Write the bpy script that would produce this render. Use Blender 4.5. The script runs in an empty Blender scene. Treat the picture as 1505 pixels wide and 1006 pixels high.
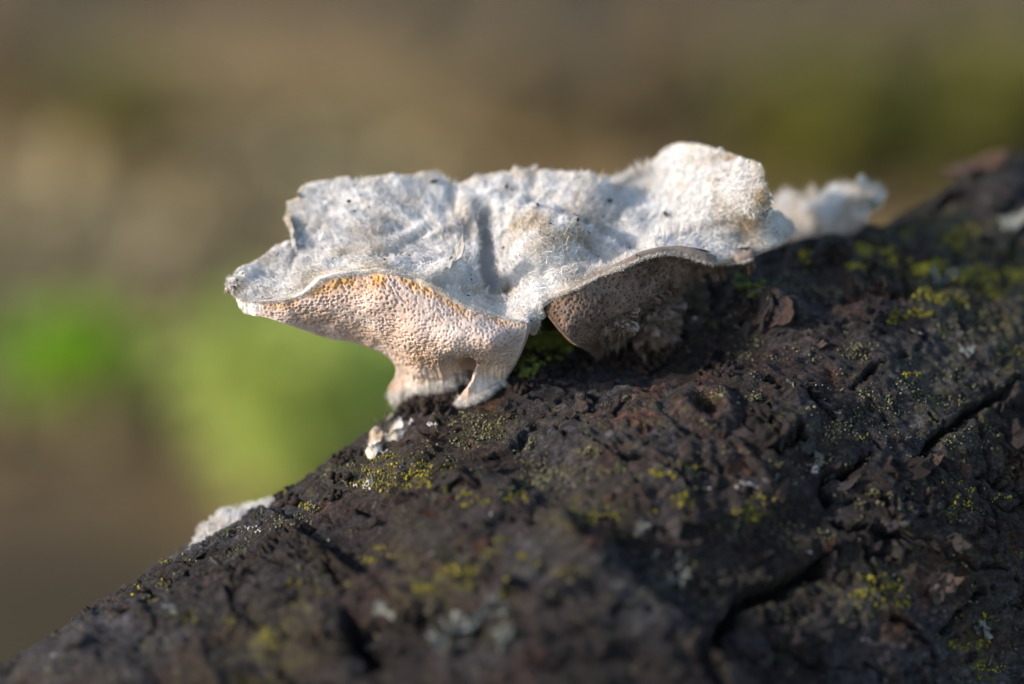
import bpy, math, random
import numpy as np
from mathutils import Vector, Matrix
from mathutils.bvhtree import BVHTree

# ------------------------------------------------------------------ camera, sky, sun, exposure
scn = bpy.context.scene
W0, H0 = 1505.0, 1006.0
LENS = 85.0
CAMZ = 0.35
PITCH = math.radians(20.0)
FPX = W0 * LENS / 36.0
FOCUS = 0.2893
FSTOP = 5.2

cam_d = bpy.data.cameras.new('camera')
cam = bpy.data.objects.new('camera', cam_d)
scn.collection.objects.link(cam)
cam_d.lens = LENS
cam_d.sensor_width = 36.0
cam_d.clip_start = 0.005
cam_d.clip_end = 500.0
cam.location = (0, 0, CAMZ)
cam.rotation_euler = (math.pi / 2 - PITCH, 0, 0)
cam_d.dof.use_dof = True
cam_d.dof.focus_distance = FOCUS
cam_d.dof.aperture_fstop = FSTOP
scn.camera = cam

SUN_EL = math.radians(21.0)
SUN_AZ = math.radians(-104.0)      # measured from +Y (away from the camera) towards +X; so: from the left, a little in front
world = bpy.data.worlds.new('World')
scn.world = world
world.use_nodes = True
wn = world.node_tree.nodes
sky = wn.new('ShaderNodeTexSky')
sky.sky_type = 'NISHITA'
sky.sun_disc = False
sky.sun_elevation = SUN_EL
sky.sun_rotation = SUN_AZ
world.node_tree.links.new(sky.outputs[0], wn['Background'].inputs[0])
wn['Background'].inputs[1].default_value = 0.135

sun_d = bpy.data.lights.new('sun', 'SUN')
sun_d.energy = 2.8
sun_d.angle = math.radians(2.5)
sun_d.color = (1.0, 0.89, 0.77)
sun = bpy.data.objects.new('sun', sun_d)
scn.collection.objects.link(sun)
sdir = Vector((math.sin(SUN_AZ) * math.cos(SUN_EL), math.cos(SUN_AZ) * math.cos(SUN_EL), math.sin(SUN_EL)))
sun.rotation_euler = sdir.to_track_quat('Z', 'Y').to_euler()
sun.location = sdir * 5

scn.view_settings.view_transform = 'Standard'
scn.view_settings.look = 'None'
scn.view_settings.gamma = 1.0
scn.view_settings.use_curve_mapping = False
scn.view_settings.exposure = 1.28
scn.render.engine = 'CYCLES'
scn.cycles.use_denoising = True
scn.cycles.max_bounces = 6
scn.cycles.diffuse_bounces = 3

rng = np.random.RandomState(11)
random.seed(5)

# ------------------------------------------------------------------ maths helpers
CP, SP = math.cos(PITCH), math.sin(PITCH)


def to_world(p):
    """camera-axis centimetres (right, forward, up) -> world metres"""
    p = np.asarray(p, float)
    x, y, z = p[..., 0] / 100, p[..., 1] / 100, p[..., 2] / 100
    return np.stack([x, y * CP + z * SP, CAMZ - y * SP + z * CP], -1)


def ray_pt(px, py, d):
    px, py, d = np.broadcast_arrays(np.asarray(px, float), np.asarray(py, float), np.asarray(d, float))
    return np.stack([(px - W0 / 2) / FPX * d, d, (H0 / 2 - py) / FPX * d], -1)


def wpt(px, py, d):
    return to_world(ray_pt(px, py, d))


CAMP = Vector((0, 0, CAMZ))


def ray_dir(px, py):
    return (Vector(wpt(px, py, 100.0)) - CAMP).normalized()


def ground_pt(px, py, z=0.0):
    d = ray_dir(px, py)
    t = (z - CAMZ) / d.z
    return CAMP + d * t


_perm = np.random.RandomState(3).permutation(256)
_perm = np.concatenate([_perm, _perm, _perm])
_g = np.random.RandomState(4).normal(size=(256, 3))
_g /= np.linalg.norm(_g, axis=1)[:, None]


def pn(p, seed=0):
    p = np.asarray(p, float) + seed * 17.371
    i = np.floor(p).astype(np.int64)
    f = p - i
    i &= 255
    u = f * f * f * (f * (f * 6 - 15) + 10)
    out = np.zeros(p.shape[:-1])
    for dx in (0, 1):
        for dy in (0, 1):
            a = _perm[(_perm[(i[..., 0] + dx) & 255] + i[..., 1] + dy) & 255]
            for dz in (0, 1):
                g = _g[_perm[(a + i[..., 2] + dz) & 255]]
                d = g[..., 0] * (f[..., 0] - dx) + g[..., 1] * (f[..., 1] - dy) + g[..., 2] * (f[..., 2] - dz)
                w = (u[..., 0] if dx else 1 - u[..., 0]) * (u[..., 1] if dy else 1 - u[..., 1]) * (u[..., 2] if dz else 1 - u[..., 2])
                out += w * d
    return out * 1.6


def fbm(p, o=4, seed=0, gain=0.5, lac=2.03):
    a, s, out = 1.0, 1.0, 0.0
    for k in range(o):
        out = out + a * pn(p * s, seed + k * 3)
        a *= gain
        s *= lac
    return out


_jit = np.random.RandomState(8).rand(256, 4)


def voro(p, jit=0.9, flat=False):
    """F1, F2 and a random value of the nearest cell"""
    p = np.asarray(p, float)
    i = np.floor(p).astype(np.int64)
    if flat:
        i[..., 2] = 0
    f1 = np.full(p.shape[:-1], 9.0)
    f2 = np.full(p.shape[:-1], 9.0)
    rid = np.zeros(p.shape[:-1])
    for dx in (-1, 0, 1):
        for dy in (-1, 0, 1):
            for dz in ((0,) if flat else (-1, 0, 1)):
                c = i + np.array([dx, dy, dz])
                h = _perm[(_perm[(_perm[c[..., 0] & 255] + c[..., 1]) & 255] + c[..., 2]) & 255]
                q = c + 0.5 + (_jit[h][..., :3] - 0.5) * jit
                d = np.sqrt(((p - q)[..., :2 if flat else 3] ** 2).sum(-1))
                near = d < f1
                f2 = np.where(near, f1, np.minimum(f2, d))
                rid = np.where(near, _jit[h][..., 3], rid)
                f1 = np.where(near, d, f1)
    return f1, f2, rid


def smooth(a, b, x):
    t = np.clip((x - a) / (b - a), 0, 1)
    return t * t * (3 - 2 * t)


class TPS:
    """smooth depth through control points given in picture coordinates"""
    def __init__(self, pts, lam=0.002):
        pts = np.array(pts, float)
        self.c = pts[:, :2] / 100
        n = len(pts)
        K = self._k(np.sqrt(((self.c[:, None] - self.c[None]) ** 2).sum(-1))) + np.eye(n) * lam
        P = np.hstack([np.ones((n, 1)), self.c])
        A = np.block([[K, P], [P.T, np.zeros((3, 3))]])
        self.w = np.linalg.solve(A, np.concatenate([pts[:, 2], np.zeros(3)]))

    @staticmethod
    def _k(r):
        return np.where(r > 1e-9, r * r * np.log(np.maximum(r, 1e-9)), 0)

    def __call__(self, x, y):
        x, y = np.broadcast_arrays(np.asarray(x, float) / 100, np.asarray(y, float) / 100)
        out = self.w[-3] + self.w[-2] * x + self.w[-1] * y
        for (cx, cy), w in zip(self.c, self.w[:-3]):
            out = out + w * self._k(np.sqrt((x - cx) ** 2 + (y - cy) ** 2))
        return out


def resample(pts, n, key=None):
    """polyline (k,m) -> (n,m), even in key (default arc length), rounded corners by Catmull-Rom"""
    pts = np.array(pts, float)
    if key is None:
        key = np.concatenate([[0], np.cumsum(np.sqrt((np.diff(pts[:, :2], axis=0) ** 2).sum(1)) + 1e-6)])
    t = np.linspace(key[0], key[-1], n)
    i = np.clip(np.searchsorted(key, t, side='right') - 1, 0, len(pts) - 2)
    f = ((t - key[i]) / (key[i + 1] - key[i]))[:, None]
    lin = pts[i] * (1 - f) + pts[i + 1] * f
    p0, p1, p2, p3 = pts[np.maximum(i - 1, 0)], pts[i], pts[i + 1], pts[np.minimum(i + 2, len(pts) - 1)]
    cr = 0.5 * (2 * p1 + (p2 - p0) * f + (2 * p0 - 5 * p1 + 4 * p2 - p3) * f ** 2 + (3 * p1 - p0 - 3 * p2 + p3) * f ** 3)
    return 0.35 * lin + 0.65 * cr


# ------------------------------------------------------------------ object helpers
COL = scn.collection


def empty(name, loc, label=None, cat=None, group=None, kind=None):
    o = bpy.data.objects.new(name, None)
    o.empty_display_size = 0.01
    o.location = loc
    COL.objects.link(o)
    tag(o, label, cat, group, kind)
    return o


def tag(o, label=None, cat=None, group=None, kind=None):
    for k, v in (('label', label), ('category', cat), ('group', group), ('kind', kind)):
        if v:
            o[k] = v
    return o


def make_mesh(name, V, faces, mat, smooth_=True, attrs=None):
    """faces: (n,3) or (n,4) int array, or a list of such arrays"""
    if not isinstance(faces, list):
        faces = [faces]
    faces = [np.asarray(f, np.int32) for f in faces if len(f)]
    me = bpy.data.meshes.new(name)
    me.vertices.add(len(V))
    me.vertices.foreach_set('co', np.ascontiguousarray(V, np.float32).ravel())
    loops = np.concatenate([f.ravel() for f in faces])
    sizes = np.concatenate([np.full(len(f), f.shape[1], np.int32) for f in faces])
    starts = np.concatenate([[0], np.cumsum(sizes)[:-1]]).astype(np.int32)
    me.loops.add(len(loops))
    me.loops.foreach_set('vertex_index', loops)
    me.polygons.add(len(sizes))
    me.polygons.foreach_set('loop_start', starts)
    me.polygons.foreach_set('use_smooth', np.full(len(sizes), smooth_, bool))
    me.update(calc_edges=True)
    if attrs:
        for k, a in attrs.items():
            at = me.attributes.new(k, 'FLOAT', 'POINT')
            at.data.foreach_set('value', np.ascontiguousarray(a, np.float32).ravel())
    if mat:
        me.materials.append(mat)
    return me


def obj(name, me, parent=None, loc=None):
    o = bpy.data.objects.new(name, me)
    COL.objects.link(o)
    if parent:
        o.parent = parent
    if loc is not None:
        o.location = loc
    return o


def grid_faces(nu, nv, off=0, flip=False, wrap_v=False):
    i, j = np.meshgrid(np.arange(nu - 1), np.arange(nv if wrap_v else nv - 1), indexing='ij')
    j2 = (j + 1) % nv
    q = np.stack([i * nv + j, (i + 1) * nv + j, (i + 1) * nv + j2, i * nv + j2], -1).reshape(-1, 4) + off
    return q[:, ::-1] if flip else q


def grid_normals(P):
    du = np.gradient(P, axis=0)
    dv = np.gradient(P, axis=1)
    n = np.cross(du, dv)
    return n / (np.linalg.norm(n, axis=-1, keepdims=True) + 1e-12)


# ------------------------------------------------------------------ material helpers
class NT:
    def __init__(self, name):
        self.m = bpy.data.materials.new(name)
        self.m.use_nodes = True
        self.t = self.m.node_tree
        self.b = self.t.nodes['Principled BSDF']
        self.b.inputs['Roughness'].default_value = 0.85
        self.b.inputs['Specular IOR Level'].default_value = 0.25
        self.tc = self.n('ShaderNodeTexCoord').outputs['Object']

    def n(self, typ, **kw):
        nd = self.t.nodes.new(typ)
        for k, v in kw.items():
            setattr(nd, k, v)
        return nd

    def put(self, sock, v):
        if isinstance(v, bpy.types.NodeSocket):
            self.t.links.new(v, sock)
        else:
            sock.default_value = v

    def noise(self, scale, detail=4, rough=0.55, vec=None, dist=0.0):
        nd = self.n('ShaderNodeTexNoise')
        nd.inputs['Scale'].default_value = scale
        nd.inputs['Detail'].default_value = detail
        nd.inputs['Roughness'].default_value = rough
        nd.inputs['Distortion'].default_value = dist
        self.put(nd.inputs['Vector'], vec or self.tc)
        return nd.outputs['Fac']

    def voro(self, scale, feature='F1', out='Distance', vec=None):
        nd = self.n('ShaderNodeTexVoronoi', feature=feature)
        nd.inputs['Scale'].default_value = scale
        self.put(nd.inputs['Vector'], vec or self.tc)
        return nd.outputs[out]

    def ramp(self, fac, stops):
        nd = self.n('ShaderNodeValToRGB')
        cr = nd.color_ramp
        while len(cr.elements) > 1:
            cr.elements.remove(cr.elements[-1])
        for k, (p, c) in enumerate(stops):
            e = cr.elements[0] if k == 0 else cr.elements.new(p)
            e.position = p
            e.color = (c, c, c, 1) if isinstance(c, (int, float)) else (*c, 1)
        self.put(nd.inputs[0], fac)
        return nd.outputs[0]

    def mix(self, fac, a, b, mode='MIX'):
        nd = self.n('ShaderNodeMix', data_type='RGBA', blend_type=mode)
        self.put(nd.inputs[0], fac)
        for s, v in ((6, a), (7, b)):
            self.put(nd.inputs[s], v if isinstance(v, bpy.types.NodeSocket) else (*v, 1))
        return nd.outputs[2]

    def math(self, op, a, b=0.0):
        nd = self.n('ShaderNodeMath', operation=op)
        self.put(nd.inputs[0], a)
        self.put(nd.inputs[1], b)
        return nd.outputs[0]

    def attr(self, name):
        return self.n('ShaderNodeAttribute', attribute_name=name).outputs['Fac']

    def rand(self):
        return self.n('ShaderNodeObjectInfo').outputs['Random']

    def bump(self, h, strength=0.5, dist=0.0003):
        nd = self.n('ShaderNodeBump')
        nd.inputs['Strength'].default_value = strength
        nd.inputs['Distance'].default_value = dist
        self.put(nd.inputs['Height'], h)
        self.t.links.new(nd.outputs[0], self.b.inputs['Normal'])

    def color(self, c):
        self.put(self.b.inputs['Base Color'], c if isinstance(c, bpy.types.NodeSocket) else (*c, 1))

    def translucent(self, fac, col):
        tr = self.n('ShaderNodeBsdfTranslucent')
        self.put(tr.inputs[0], col if isinstance(col, bpy.types.NodeSocket) else (*col, 1))
        mx = self.n('ShaderNodeMixShader')
        mx.inputs[0].default_value = fac
        self.t.links.new(self.b.outputs[0], mx.inputs[1])
        self.t.links.new(tr.outputs[0], mx.inputs[2])
        self.t.links.new(mx.outputs[0], self.t.nodes['Material Output'].inputs['Surface'])


def mat_bark():
    k = NT('bark')
    cmb = k.n('ShaderNodeCombineXYZ')
    k.put(cmb.inputs[0], k.math('MULTIPLY', k.attr('along'), 0.22))
    k.put(cmb.inputs[1], k.attr('around'))
    gv = cmb.outputs[0]
    base = k.ramp(k.noise(70, 5, 0.62), [(0.30, (0.006, 0.0035, 0.003)), (0.46, (0.017, 0.0105, 0.0095)), (0.56, (0.029, 0.019, 0.018)), (0.70, (0.054, 0.043, 0.045))])
    base = k.mix(0.5, base, k.ramp(k.attr('cell'), [(0.15, (0.005, 0.003, 0.003)), (0.4, (0.027, 0.017, 0.015)), (0.55, (0.011, 0.007, 0.0065)), (0.7, (0.044, 0.036, 0.038)), (0.85, (0.040, 0.017, 0.011))]))
    base = k.mix(k.attr('grey'), base, k.ramp(k.noise(380, 6, 0.7), [(0.33, (0.010, 0.009, 0.011)), (0.5, (0.038, 0.036, 0.042)), (0.68, (0.10, 0.096, 0.108))]))
    base = k.mix(k.attr('red'), base, k.ramp(k.noise(300, 5, 0.65), [(0.3, (0.030, 0.010, 0.006)), (0.52, (0.090, 0.036, 0.020)), (0.72, (0.15, 0.080, 0.052))]))
    base = k.mix(1.0, base, k.ramp(k.noise(1300, 5, 0.75), [(0.3, 0.25), (0.48, 0.9), (0.68, 2.4)]), 'MULTIPLY')
    base = k.mix(1.0, base, k.ramp(k.noise(1500, 4, 0.7, vec=gv), [(0.32, 0.35), (0.5, 1.0), (0.68, 1.9)]), 'MULTIPLY')
    dust = k.math('MULTIPLY', k.ramp(k.noise(850, 4, 0.65), [(0.50, 0.0), (0.60, 1.0)]), k.ramp(k.noise(95, 4, 0.6), [(0.48, 0.0), (0.60, 0.85)]))
    base = k.mix(dust, base, k.ramp(k.noise(1500, 2), [(0.35, (0.030, 0.027, 0.011)), (0.65, (0.10, 0.09, 0.038))]))
    film = k.math('MULTIPLY', k.attr('film'), k.ramp(k.noise(700, 5, 0.7), [(0.44, 0.0), (0.58, 1.0)]))
    base = k.mix(film, base, k.ramp(k.noise(1200, 3), [(0.35, (0.055, 0.050, 0.014)), (0.65, (0.22, 0.20, 0.05))]))
    speck = k.math('MULTIPLY', k.ramp(k.noise(1100, 3, 0.55), [(0.63, 0.0), (0.69, 1.0)]), k.ramp(k.noise(80, 2), [(0.45, 0.1), (0.6, 0.7)]))
    base = k.mix(speck, base, (0.13, 0.12, 0.12))
    k.color(base)
    k.b.inputs['Roughness'].default_value = 0.62
    k.b.inputs['Specular IOR Level'].default_value = 0.28
    h = k.math('ADD', k.math('MULTIPLY', k.noise(1500, 5, 0.75, vec=gv), 1.5), k.math('ADD', k.noise(2600, 4, 0.75), k.math('MULTIPLY', k.noise(1000, 5, 0.75, dist=1.0), 1.2)))
    k.bump(h, 1.0, 0.0009)
    return k.m


def mat_flake():
    k = NT('bark_flake')
    c = k.ramp(k.rand(), [(0.0, (0.0124, 0.0081, 0.0074)), (0.3, (0.0310, 0.0248, 0.0248)), (0.55, (0.0186, 0.0124, 0.0118)), (0.75, (0.0527, 0.0471, 0.0484)), (0.9, (0.0620, 0.0260, 0.0149)), (1.0, (0.0930, 0.0682, 0.0558))])
    c = k.mix(1.0, c, k.ramp(k.noise(900, 4, 0.7), [(0.3, 0.5), (0.5, 1.0), (0.7, 1.6)]), 'MULTIPLY')
    k.color(c)
    k.bump(k.noise(1600, 4, 0.7), 0.8, 0.0003)
    return k.m


def mat_cap():
    k = NT('fungus_felt')
    c = k.ramp(k.noise(260, 5, 0.6), [(0.3, (0.56, 0.50, 0.45)), (0.5, (0.76, 0.74, 0.73)), (0.7, (0.85, 0.84, 0.84))])
    c = k.mix(k.attr('tan'), c, k.ramp(k.noise(500, 4, 0.6), [(0.3, (0.36, 0.26, 0.16)), (0.6, (0.56, 0.46, 0.33))]))
    c = k.mix(k.attr('rim'), c, k.ramp(k.noise(350, 4, 0.6), [(0.35, (0.74, 0.64, 0.50)), (0.55, (0.78, 0.70, 0.58)), (0.72, (0.50, 0.30, 0.12))]))
    k.color(c)
    k.b.inputs['Roughness'].default_value = 0.95
    k.b.inputs['Specular IOR Level'].default_value = 0.1
    h = k.math('ADD', k.noise(3000, 5, 0.75, dist=1.5), k.noise(1100, 4, 0.7, dist=2.0))
    k.bump(h, 0.9, 0.0004)
    return k.m


def mat_hair():
    k = NT('fungus_hair')
    c = k.ramp(k.noise(220, 3, 0.6), [(0.3, (0.68, 0.635, 0.60)), (0.5, (0.83, 0.82, 0.815)), (0.7, (0.89, 0.89, 0.89))])
    c = k.mix(1.0, c, k.ramp(k.attr('shade'), [(0.0, (0.62, 0.58, 0.53)), (0.45, (0.95, 0.95, 0.95)), (1.0, (1.05, 1.05, 1.05))]), 'MULTIPLY')
    c = k.mix(k.attr('tan'), c, (0.50, 0.40, 0.27))
    k.color(c)
    k.b.inputs['Roughness'].default_value = 0.8
    k.b.inputs['Specular IOR Level'].default_value = 0.2
    k.translucent(0.25, c)
    return k.m


def mat_pore():
    k = NT('fungus_pores')
    c = k.ramp(k.noise(170, 4, 0.6), [(0.3, (0.40, 0.29, 0.24)), (0.5, (0.52, 0.41, 0.365)), (0.7, (0.60, 0.51, 0.475))])
    c = k.mix(k.attr('smoothness'), c, k.ramp(k.noise(300, 3), [(0.35, (0.46, 0.34, 0.27)), (0.6, (0.62, 0.51, 0.45))]))
    oc = k.ramp(k.noise(500, 4, 0.65), [(0.3, (0.27, 0.125, 0.035)), (0.5, (0.46, 0.25, 0.085)), (0.7, (0.62, 0.45, 0.28))])
    c = k.mix(k.attr('ochre'), c, oc)
    c = k.mix(k.attr('brown'), c, k.ramp(k.noise(420, 4, 0.65), [(0.3, (0.045, 0.027, 0.018)), (0.6, (0.125, 0.080, 0.056))]))  # brown parts; ramp darkened further to hold the right flap's shade
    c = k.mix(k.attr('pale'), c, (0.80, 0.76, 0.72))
    k.color(c)
    k.b.inputs['Roughness'].default_value = 0.8
    k.b.inputs['Specular IOR Level'].default_value = 0.2
    k.b.inputs['Subsurface Weight'].default_value = 0.12
    k.b.inputs['Subsurface Radius'].default_value = (0.0010, 0.0006, 0.0004)
    k.b.inputs['Subsurface Scale'].default_value = 0.6
    k.bump(k.noise(2600, 4, 0.7), 0.5, 0.0002)
    return k.m


def mat_flat(name, c0, c1, scale=600, rough=0.85, tr=0.0, rnd=False):
    k = NT(name)
    c = k.ramp(k.noise(scale, 4, 0.6), [(0.3, c0), (0.7, c1)])
    if rnd:
        c = k.mix(1.0, c, k.ramp(k.rand(), [(0.0, 0.7), (1.0, 1.3)]), 'MULTIPLY')
    k.color(c)
    k.b.inputs['Roughness'].default_value = rough
    if tr:
        k.translucent(tr, c)
    return k.m


M_BARK = mat_bark()
M_FLAKE = mat_flake()
M_CAP = mat_cap()
M_HAIR = mat_hair()
M_PORE = mat_pore()
M_HAIRB = mat_flat('brown_fibres', (0.06, 0.042, 0.030), (0.16, 0.12, 0.085), 900)
M_YEL = mat_flat('yellow_lichen', (0.1040, 0.0880, 0.0112), (0.2880, 0.2480, 0.0320), 900)
M_OLI = mat_flat('olive_lichen', (0.0640, 0.0624, 0.0280), (0.1760, 0.1680, 0.0960), 900)
M_GRY = mat_flat('grey_lichen', (0.067, 0.070, 0.062), (0.144, 0.149, 0.137), 700, rnd=True)
M_MOSS = mat_flat('moss', (0.0400, 0.0560, 0.0096), (0.1360, 0.1600, 0.0320), 900)
M_DARK = mat_flat('dark_grit', (0.006, 0.004, 0.003), (0.022, 0.013, 0.010), 900)  # grit and crumbs; tone deepened to carry the shadow under the right flap
M_WHITE = mat_flat('pale_grit', (0.22, 0.20, 0.20), (0.42, 0.40, 0.40), 900)

# ------------------------------------------------------------------ ground
# soil and litter sheet to the horizon, fine near the log
gx = np.concatenate([[-200, -80, -30, -12, -6, -4], np.linspace(-2.6, 2.6, 150), [4, 6, 12, 30, 80, 200]])
gy = np.concatenate([[-200, -80, -30, -12, -6, -3, -1.5], np.linspace(-0.6, 4.2, 150), [6, 9, 14, 30, 80, 200]])
GX, GY = np.meshgrid(gx, gy, indexing='ij')


def ground_z(x, y):
    p = np.stack([np.asarray(x, float), np.asarray(y, float), np.zeros_like(np.asarray(x, float))], -1)
    near = np.exp(-((p[..., 0] / 4) ** 2 + (p[..., 1] / 5) ** 2))
    return near * (0.030 * fbm(p * 2.2, 3, 40) + 0.008 * fbm(p * 14, 2, 44)) - 0.02 * near + 0.5 * (1 - near) * pn(p * 0.11, 9) - 0.2 * (1 - near)


GZ = ground_z(GX, GY)
k = NT('forest_floor')
pos = k.n('ShaderNodeNewGeometry').outputs['Position']
c = k.ramp(k.noise(2.6, 6, 0.62, vec=pos), [(0.30, (0.1165, 0.0689, 0.0281)), (0.45, (0.2475, 0.1591, 0.0673)), (0.58, (0.3640, 0.2519, 0.1123)), (0.72, (0.4805, 0.3580, 0.1591))])
c = k.mix(k.ramp(k.noise(5.2, 3, vec=pos), [(0.50, 0.0), (0.64, 0.55)]), c, (0.1120, 0.1071, 0.0202))
c = k.mix(1.0, c, k.ramp(k.noise(60, 5, 0.7, vec=pos), [(0.3, 0.6), (0.7, 1.4)]), 'MULTIPLY')
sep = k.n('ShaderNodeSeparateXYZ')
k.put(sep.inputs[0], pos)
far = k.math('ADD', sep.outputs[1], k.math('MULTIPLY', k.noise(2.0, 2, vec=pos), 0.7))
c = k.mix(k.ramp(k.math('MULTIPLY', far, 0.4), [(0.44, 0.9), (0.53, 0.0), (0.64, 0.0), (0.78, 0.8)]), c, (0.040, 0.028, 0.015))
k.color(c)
k.b.inputs['Roughness'].default_value = 0.95
k.bump(k.noise(50, 6, 0.7, vec=pos), 0.8, 0.02)
M_GROUND = k.m
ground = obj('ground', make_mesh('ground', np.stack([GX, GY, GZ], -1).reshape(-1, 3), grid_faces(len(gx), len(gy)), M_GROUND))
tag(ground, 'brown forest floor far behind the log, out of focus', 'ground', kind='structure')

# ------------------------------------------------------------------ fallen log
SIL = np.array([  # picture x, y of the log's upper edge, distance in cm, radius in cm
    (-620, 1377, 27.2, 5.4), (-300, 1165, 27.6, 5.4), (0, 974, 28.3, 5.4), (150, 882, 28.75, 5.4), (300, 792, 29.2, 5.3), (450, 694, 29.6, 5.15),
    (590, 594, 29.95, 4.95), (700, 548, 30.2, 4.75), (800, 502, 30.35, 4.6), (1000, 420, 30.7, 4.35), (1130, 370, 31.0, 4.3),
    (1300, 322, 31.8, 4.3), (1400, 276, 32.8, 4.3), (1505, 220, 34.2, 4.3), (1650, 138, 36.4, 4.3), (1900, -2, 40.6, 4.2)])
silp = ray_pt(SIL[:, 0], SIL[:, 1], SIL[:, 2])
tan = np.gradient(silp, axis=0)
tan /= np.linalg.norm(tan, axis=1)[:, None]
view = silp / np.linalg.norm(silp, axis=1)[:, None]
side = np.cross(view, tan)                        # towards the upper left, across the line of sight
side *= np.sign(side[:, 2])[:, None]
side /= np.linalg.norm(side, axis=1)[:, None]
axis = silp - side * SIL[:, 3:4]
R0 = SIL[:, 3]
# run the near end down to the ground and the far end on beyond the frame
aw = to_world(axis) * 100
d0 = aw[0] - aw[1]
d0 = d0 / np.linalg.norm(d0)
n0 = max(4, int(math.ceil((aw[0][2] + 1.0) / max(0.12, -d0[2]) / 6.0)))
pre = np.array([aw[0] + d0 * 6.0 * (n0 - q) for q in range(n0)])
d1 = aw[-1] - aw[-2]
d1 = d1 / np.linalg.norm(d1)
post = np.array([aw[-1] + d1 * 6.0 * (q + 1) for q in range(7)])
AX = np.vstack([pre, aw, post]) / 100
RR = np.concatenate([np.full(n0, R0[0]), R0, np.linspace(R0[-1], R0[-1] * 0.9, 7)]) / 100
seg = np.concatenate([[0], np.cumsum(np.linalg.norm(np.diff(AX, axis=0), axis=1))])
tA, tB = seg[n0 + 1], seg[n0 + len(SIL) - 2]
NL = 1000
tl = np.concatenate([np.linspace(0, tA, 60)[:-1], np.linspace(tA, tB, NL), np.linspace(tB, seg[-1], 60)[1:]])


def sample(t, A):
    i = np.clip(np.searchsorted(seg, t, side='right') - 1, 0, len(seg) - 2)
    f = (t - seg[i]) / (seg[i + 1] - seg[i])
    if A.ndim > 1:
        f = f[:, None]
    p0, p1, p2, p3 = A[np.maximum(i - 1, 0)], A[i], A[i + 1], A[np.minimum(i + 2, len(A) - 1)]
    h1 = (seg[i + 1] - seg[i])
    h1 = h1[:, None] if A.ndim > 1 else h1
    i0, i3 = np.maximum(i - 1, 0), np.minimum(i + 2, len(A) - 1)
    da = (seg[i + 1] - seg[i0])
    db = (seg[i3] - seg[i])
    if A.ndim > 1:
        da, db = da[:, None], db[:, None]
    m1 = (p2 - p0) / da * h1
    m2 = (p3 - p1) / db * h1
    return (2 * f ** 3 - 3 * f ** 2 + 1) * p1 + (f ** 3 - 2 * f ** 2 + f) * m1 + (-2 * f ** 3 + 3 * f ** 2) * p2 + (f ** 3 - f ** 2) * m2


ker = np.hanning(41)
ker /= ker.sum()
A_ = sample(tl, AX)
R_ = sample(tl, RR)
T_ = np.gradient(A_, axis=0)
T_ /= np.linalg.norm(T_, axis=1)[:, None]
V_ = A_ - np.array([0, 0, CAMZ])
vfix = np.array([0.0, CP, -SP])                      # the section is a little flattened front to back, along one fixed direction
S_ = np.cross(np.broadcast_to(vfix, T_.shape), T_)
S_ *= np.sign(S_[:, 2])[:, None]
S_ /= np.linalg.norm(S_, axis=1)[:, None]
F_ = np.cross(T_, S_)
F_ *= -np.sign((F_ * vfix).sum(1))[:, None]          # towards the camera side
NTH = 420
th = np.concatenate([np.linspace(-0.35, 2.95, 350), np.linspace(2.95, 2 * math.pi - 0.35, 72)[1:-1]])
cs, sn = np.cos(th), np.sin(th)
pxl = np.interp(tl, seg[n0:n0 + len(SIL)], SIL[:, 0])
FL = (0.76 - 0.20 * smooth(500, 1250, pxl))[:, None, None]
gs = np.where((th > 0) & (th < math.pi / 2), sn * (sn * sn + 0.05) ** 0.25 / 1.05 ** 0.25, sn)   # a flatter upper face: the log is not quite round
P = A_[:, None] + R_[:, None, None] * (cs[None, :, None] * S_[:, None] + FL * gs[None, :, None] * F_[:, None])
Nrm = grid_normals(P)
if (Nrm * (P - A_[:, None])).sum() < 0:
    Nrm = -Nrm
nL, nT = P.shape[:2]


def bvh_of(P, si, sj):
    ii = np.unique(np.append(np.arange(0, P.shape[0], si), P.shape[0] - 1))
    jj = np.unique(np.append(np.arange(0, P.shape[1], sj), P.shape[1] - 1))
    Q = P[np.ix_(ii, jj)]
    return BVHTree.FromPolygons([tuple(v) for v in Q.reshape(-1, 3)], [tuple(f) for f in grid_faces(len(ii), len(jj), wrap_v=True)])


BV0 = bvh_of(P, 8, 5)


def hit(bv, px, py):
    r = bv.ray_cast(CAMP, ray_dir(px, py))
    return r[0], r[1]


def on_log(px, py, bv=None):
    """first point of the log behind a picture point; past its edge, the nearest point of the edge"""
    p, n = hit(bv or BV0, px, py)
    if p is None:
        for s in range(1, 60):
            p, n = hit(bv or BV0, px + s * 1.5, py + s * 2.5)
            if p is not None:
                break
    return p, n


# local frame coordinates for stretched patterns: along the log, around it, radial
LC = np.stack([np.broadcast_to(tl[:, None], (nL, nT)), np.broadcast_to(th[None, :], (nL, nT)) * 0.038, np.zeros((nL, nT))], -1)
Pc = P * 100.0                                         # cm
wob = np.stack([fbm(Pc * 1.7, 3, 50), fbm(Pc * 1.7, 3, 57), fbm(Pc * 1.7, 3, 64)], -1)
disp = np.zeros((nL, nT))                              # cm
disp += 0.12 * fbm(Pc * 0.42, 3, 1) + 0.055 * fbm(Pc * 1.3, 3, 5)
aw3 = LC * 100
aw3 = np.stack([aw3[..., 0] * 0.62, aw3[..., 1] * 1.0, aw3[..., 2]], -1)
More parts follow.
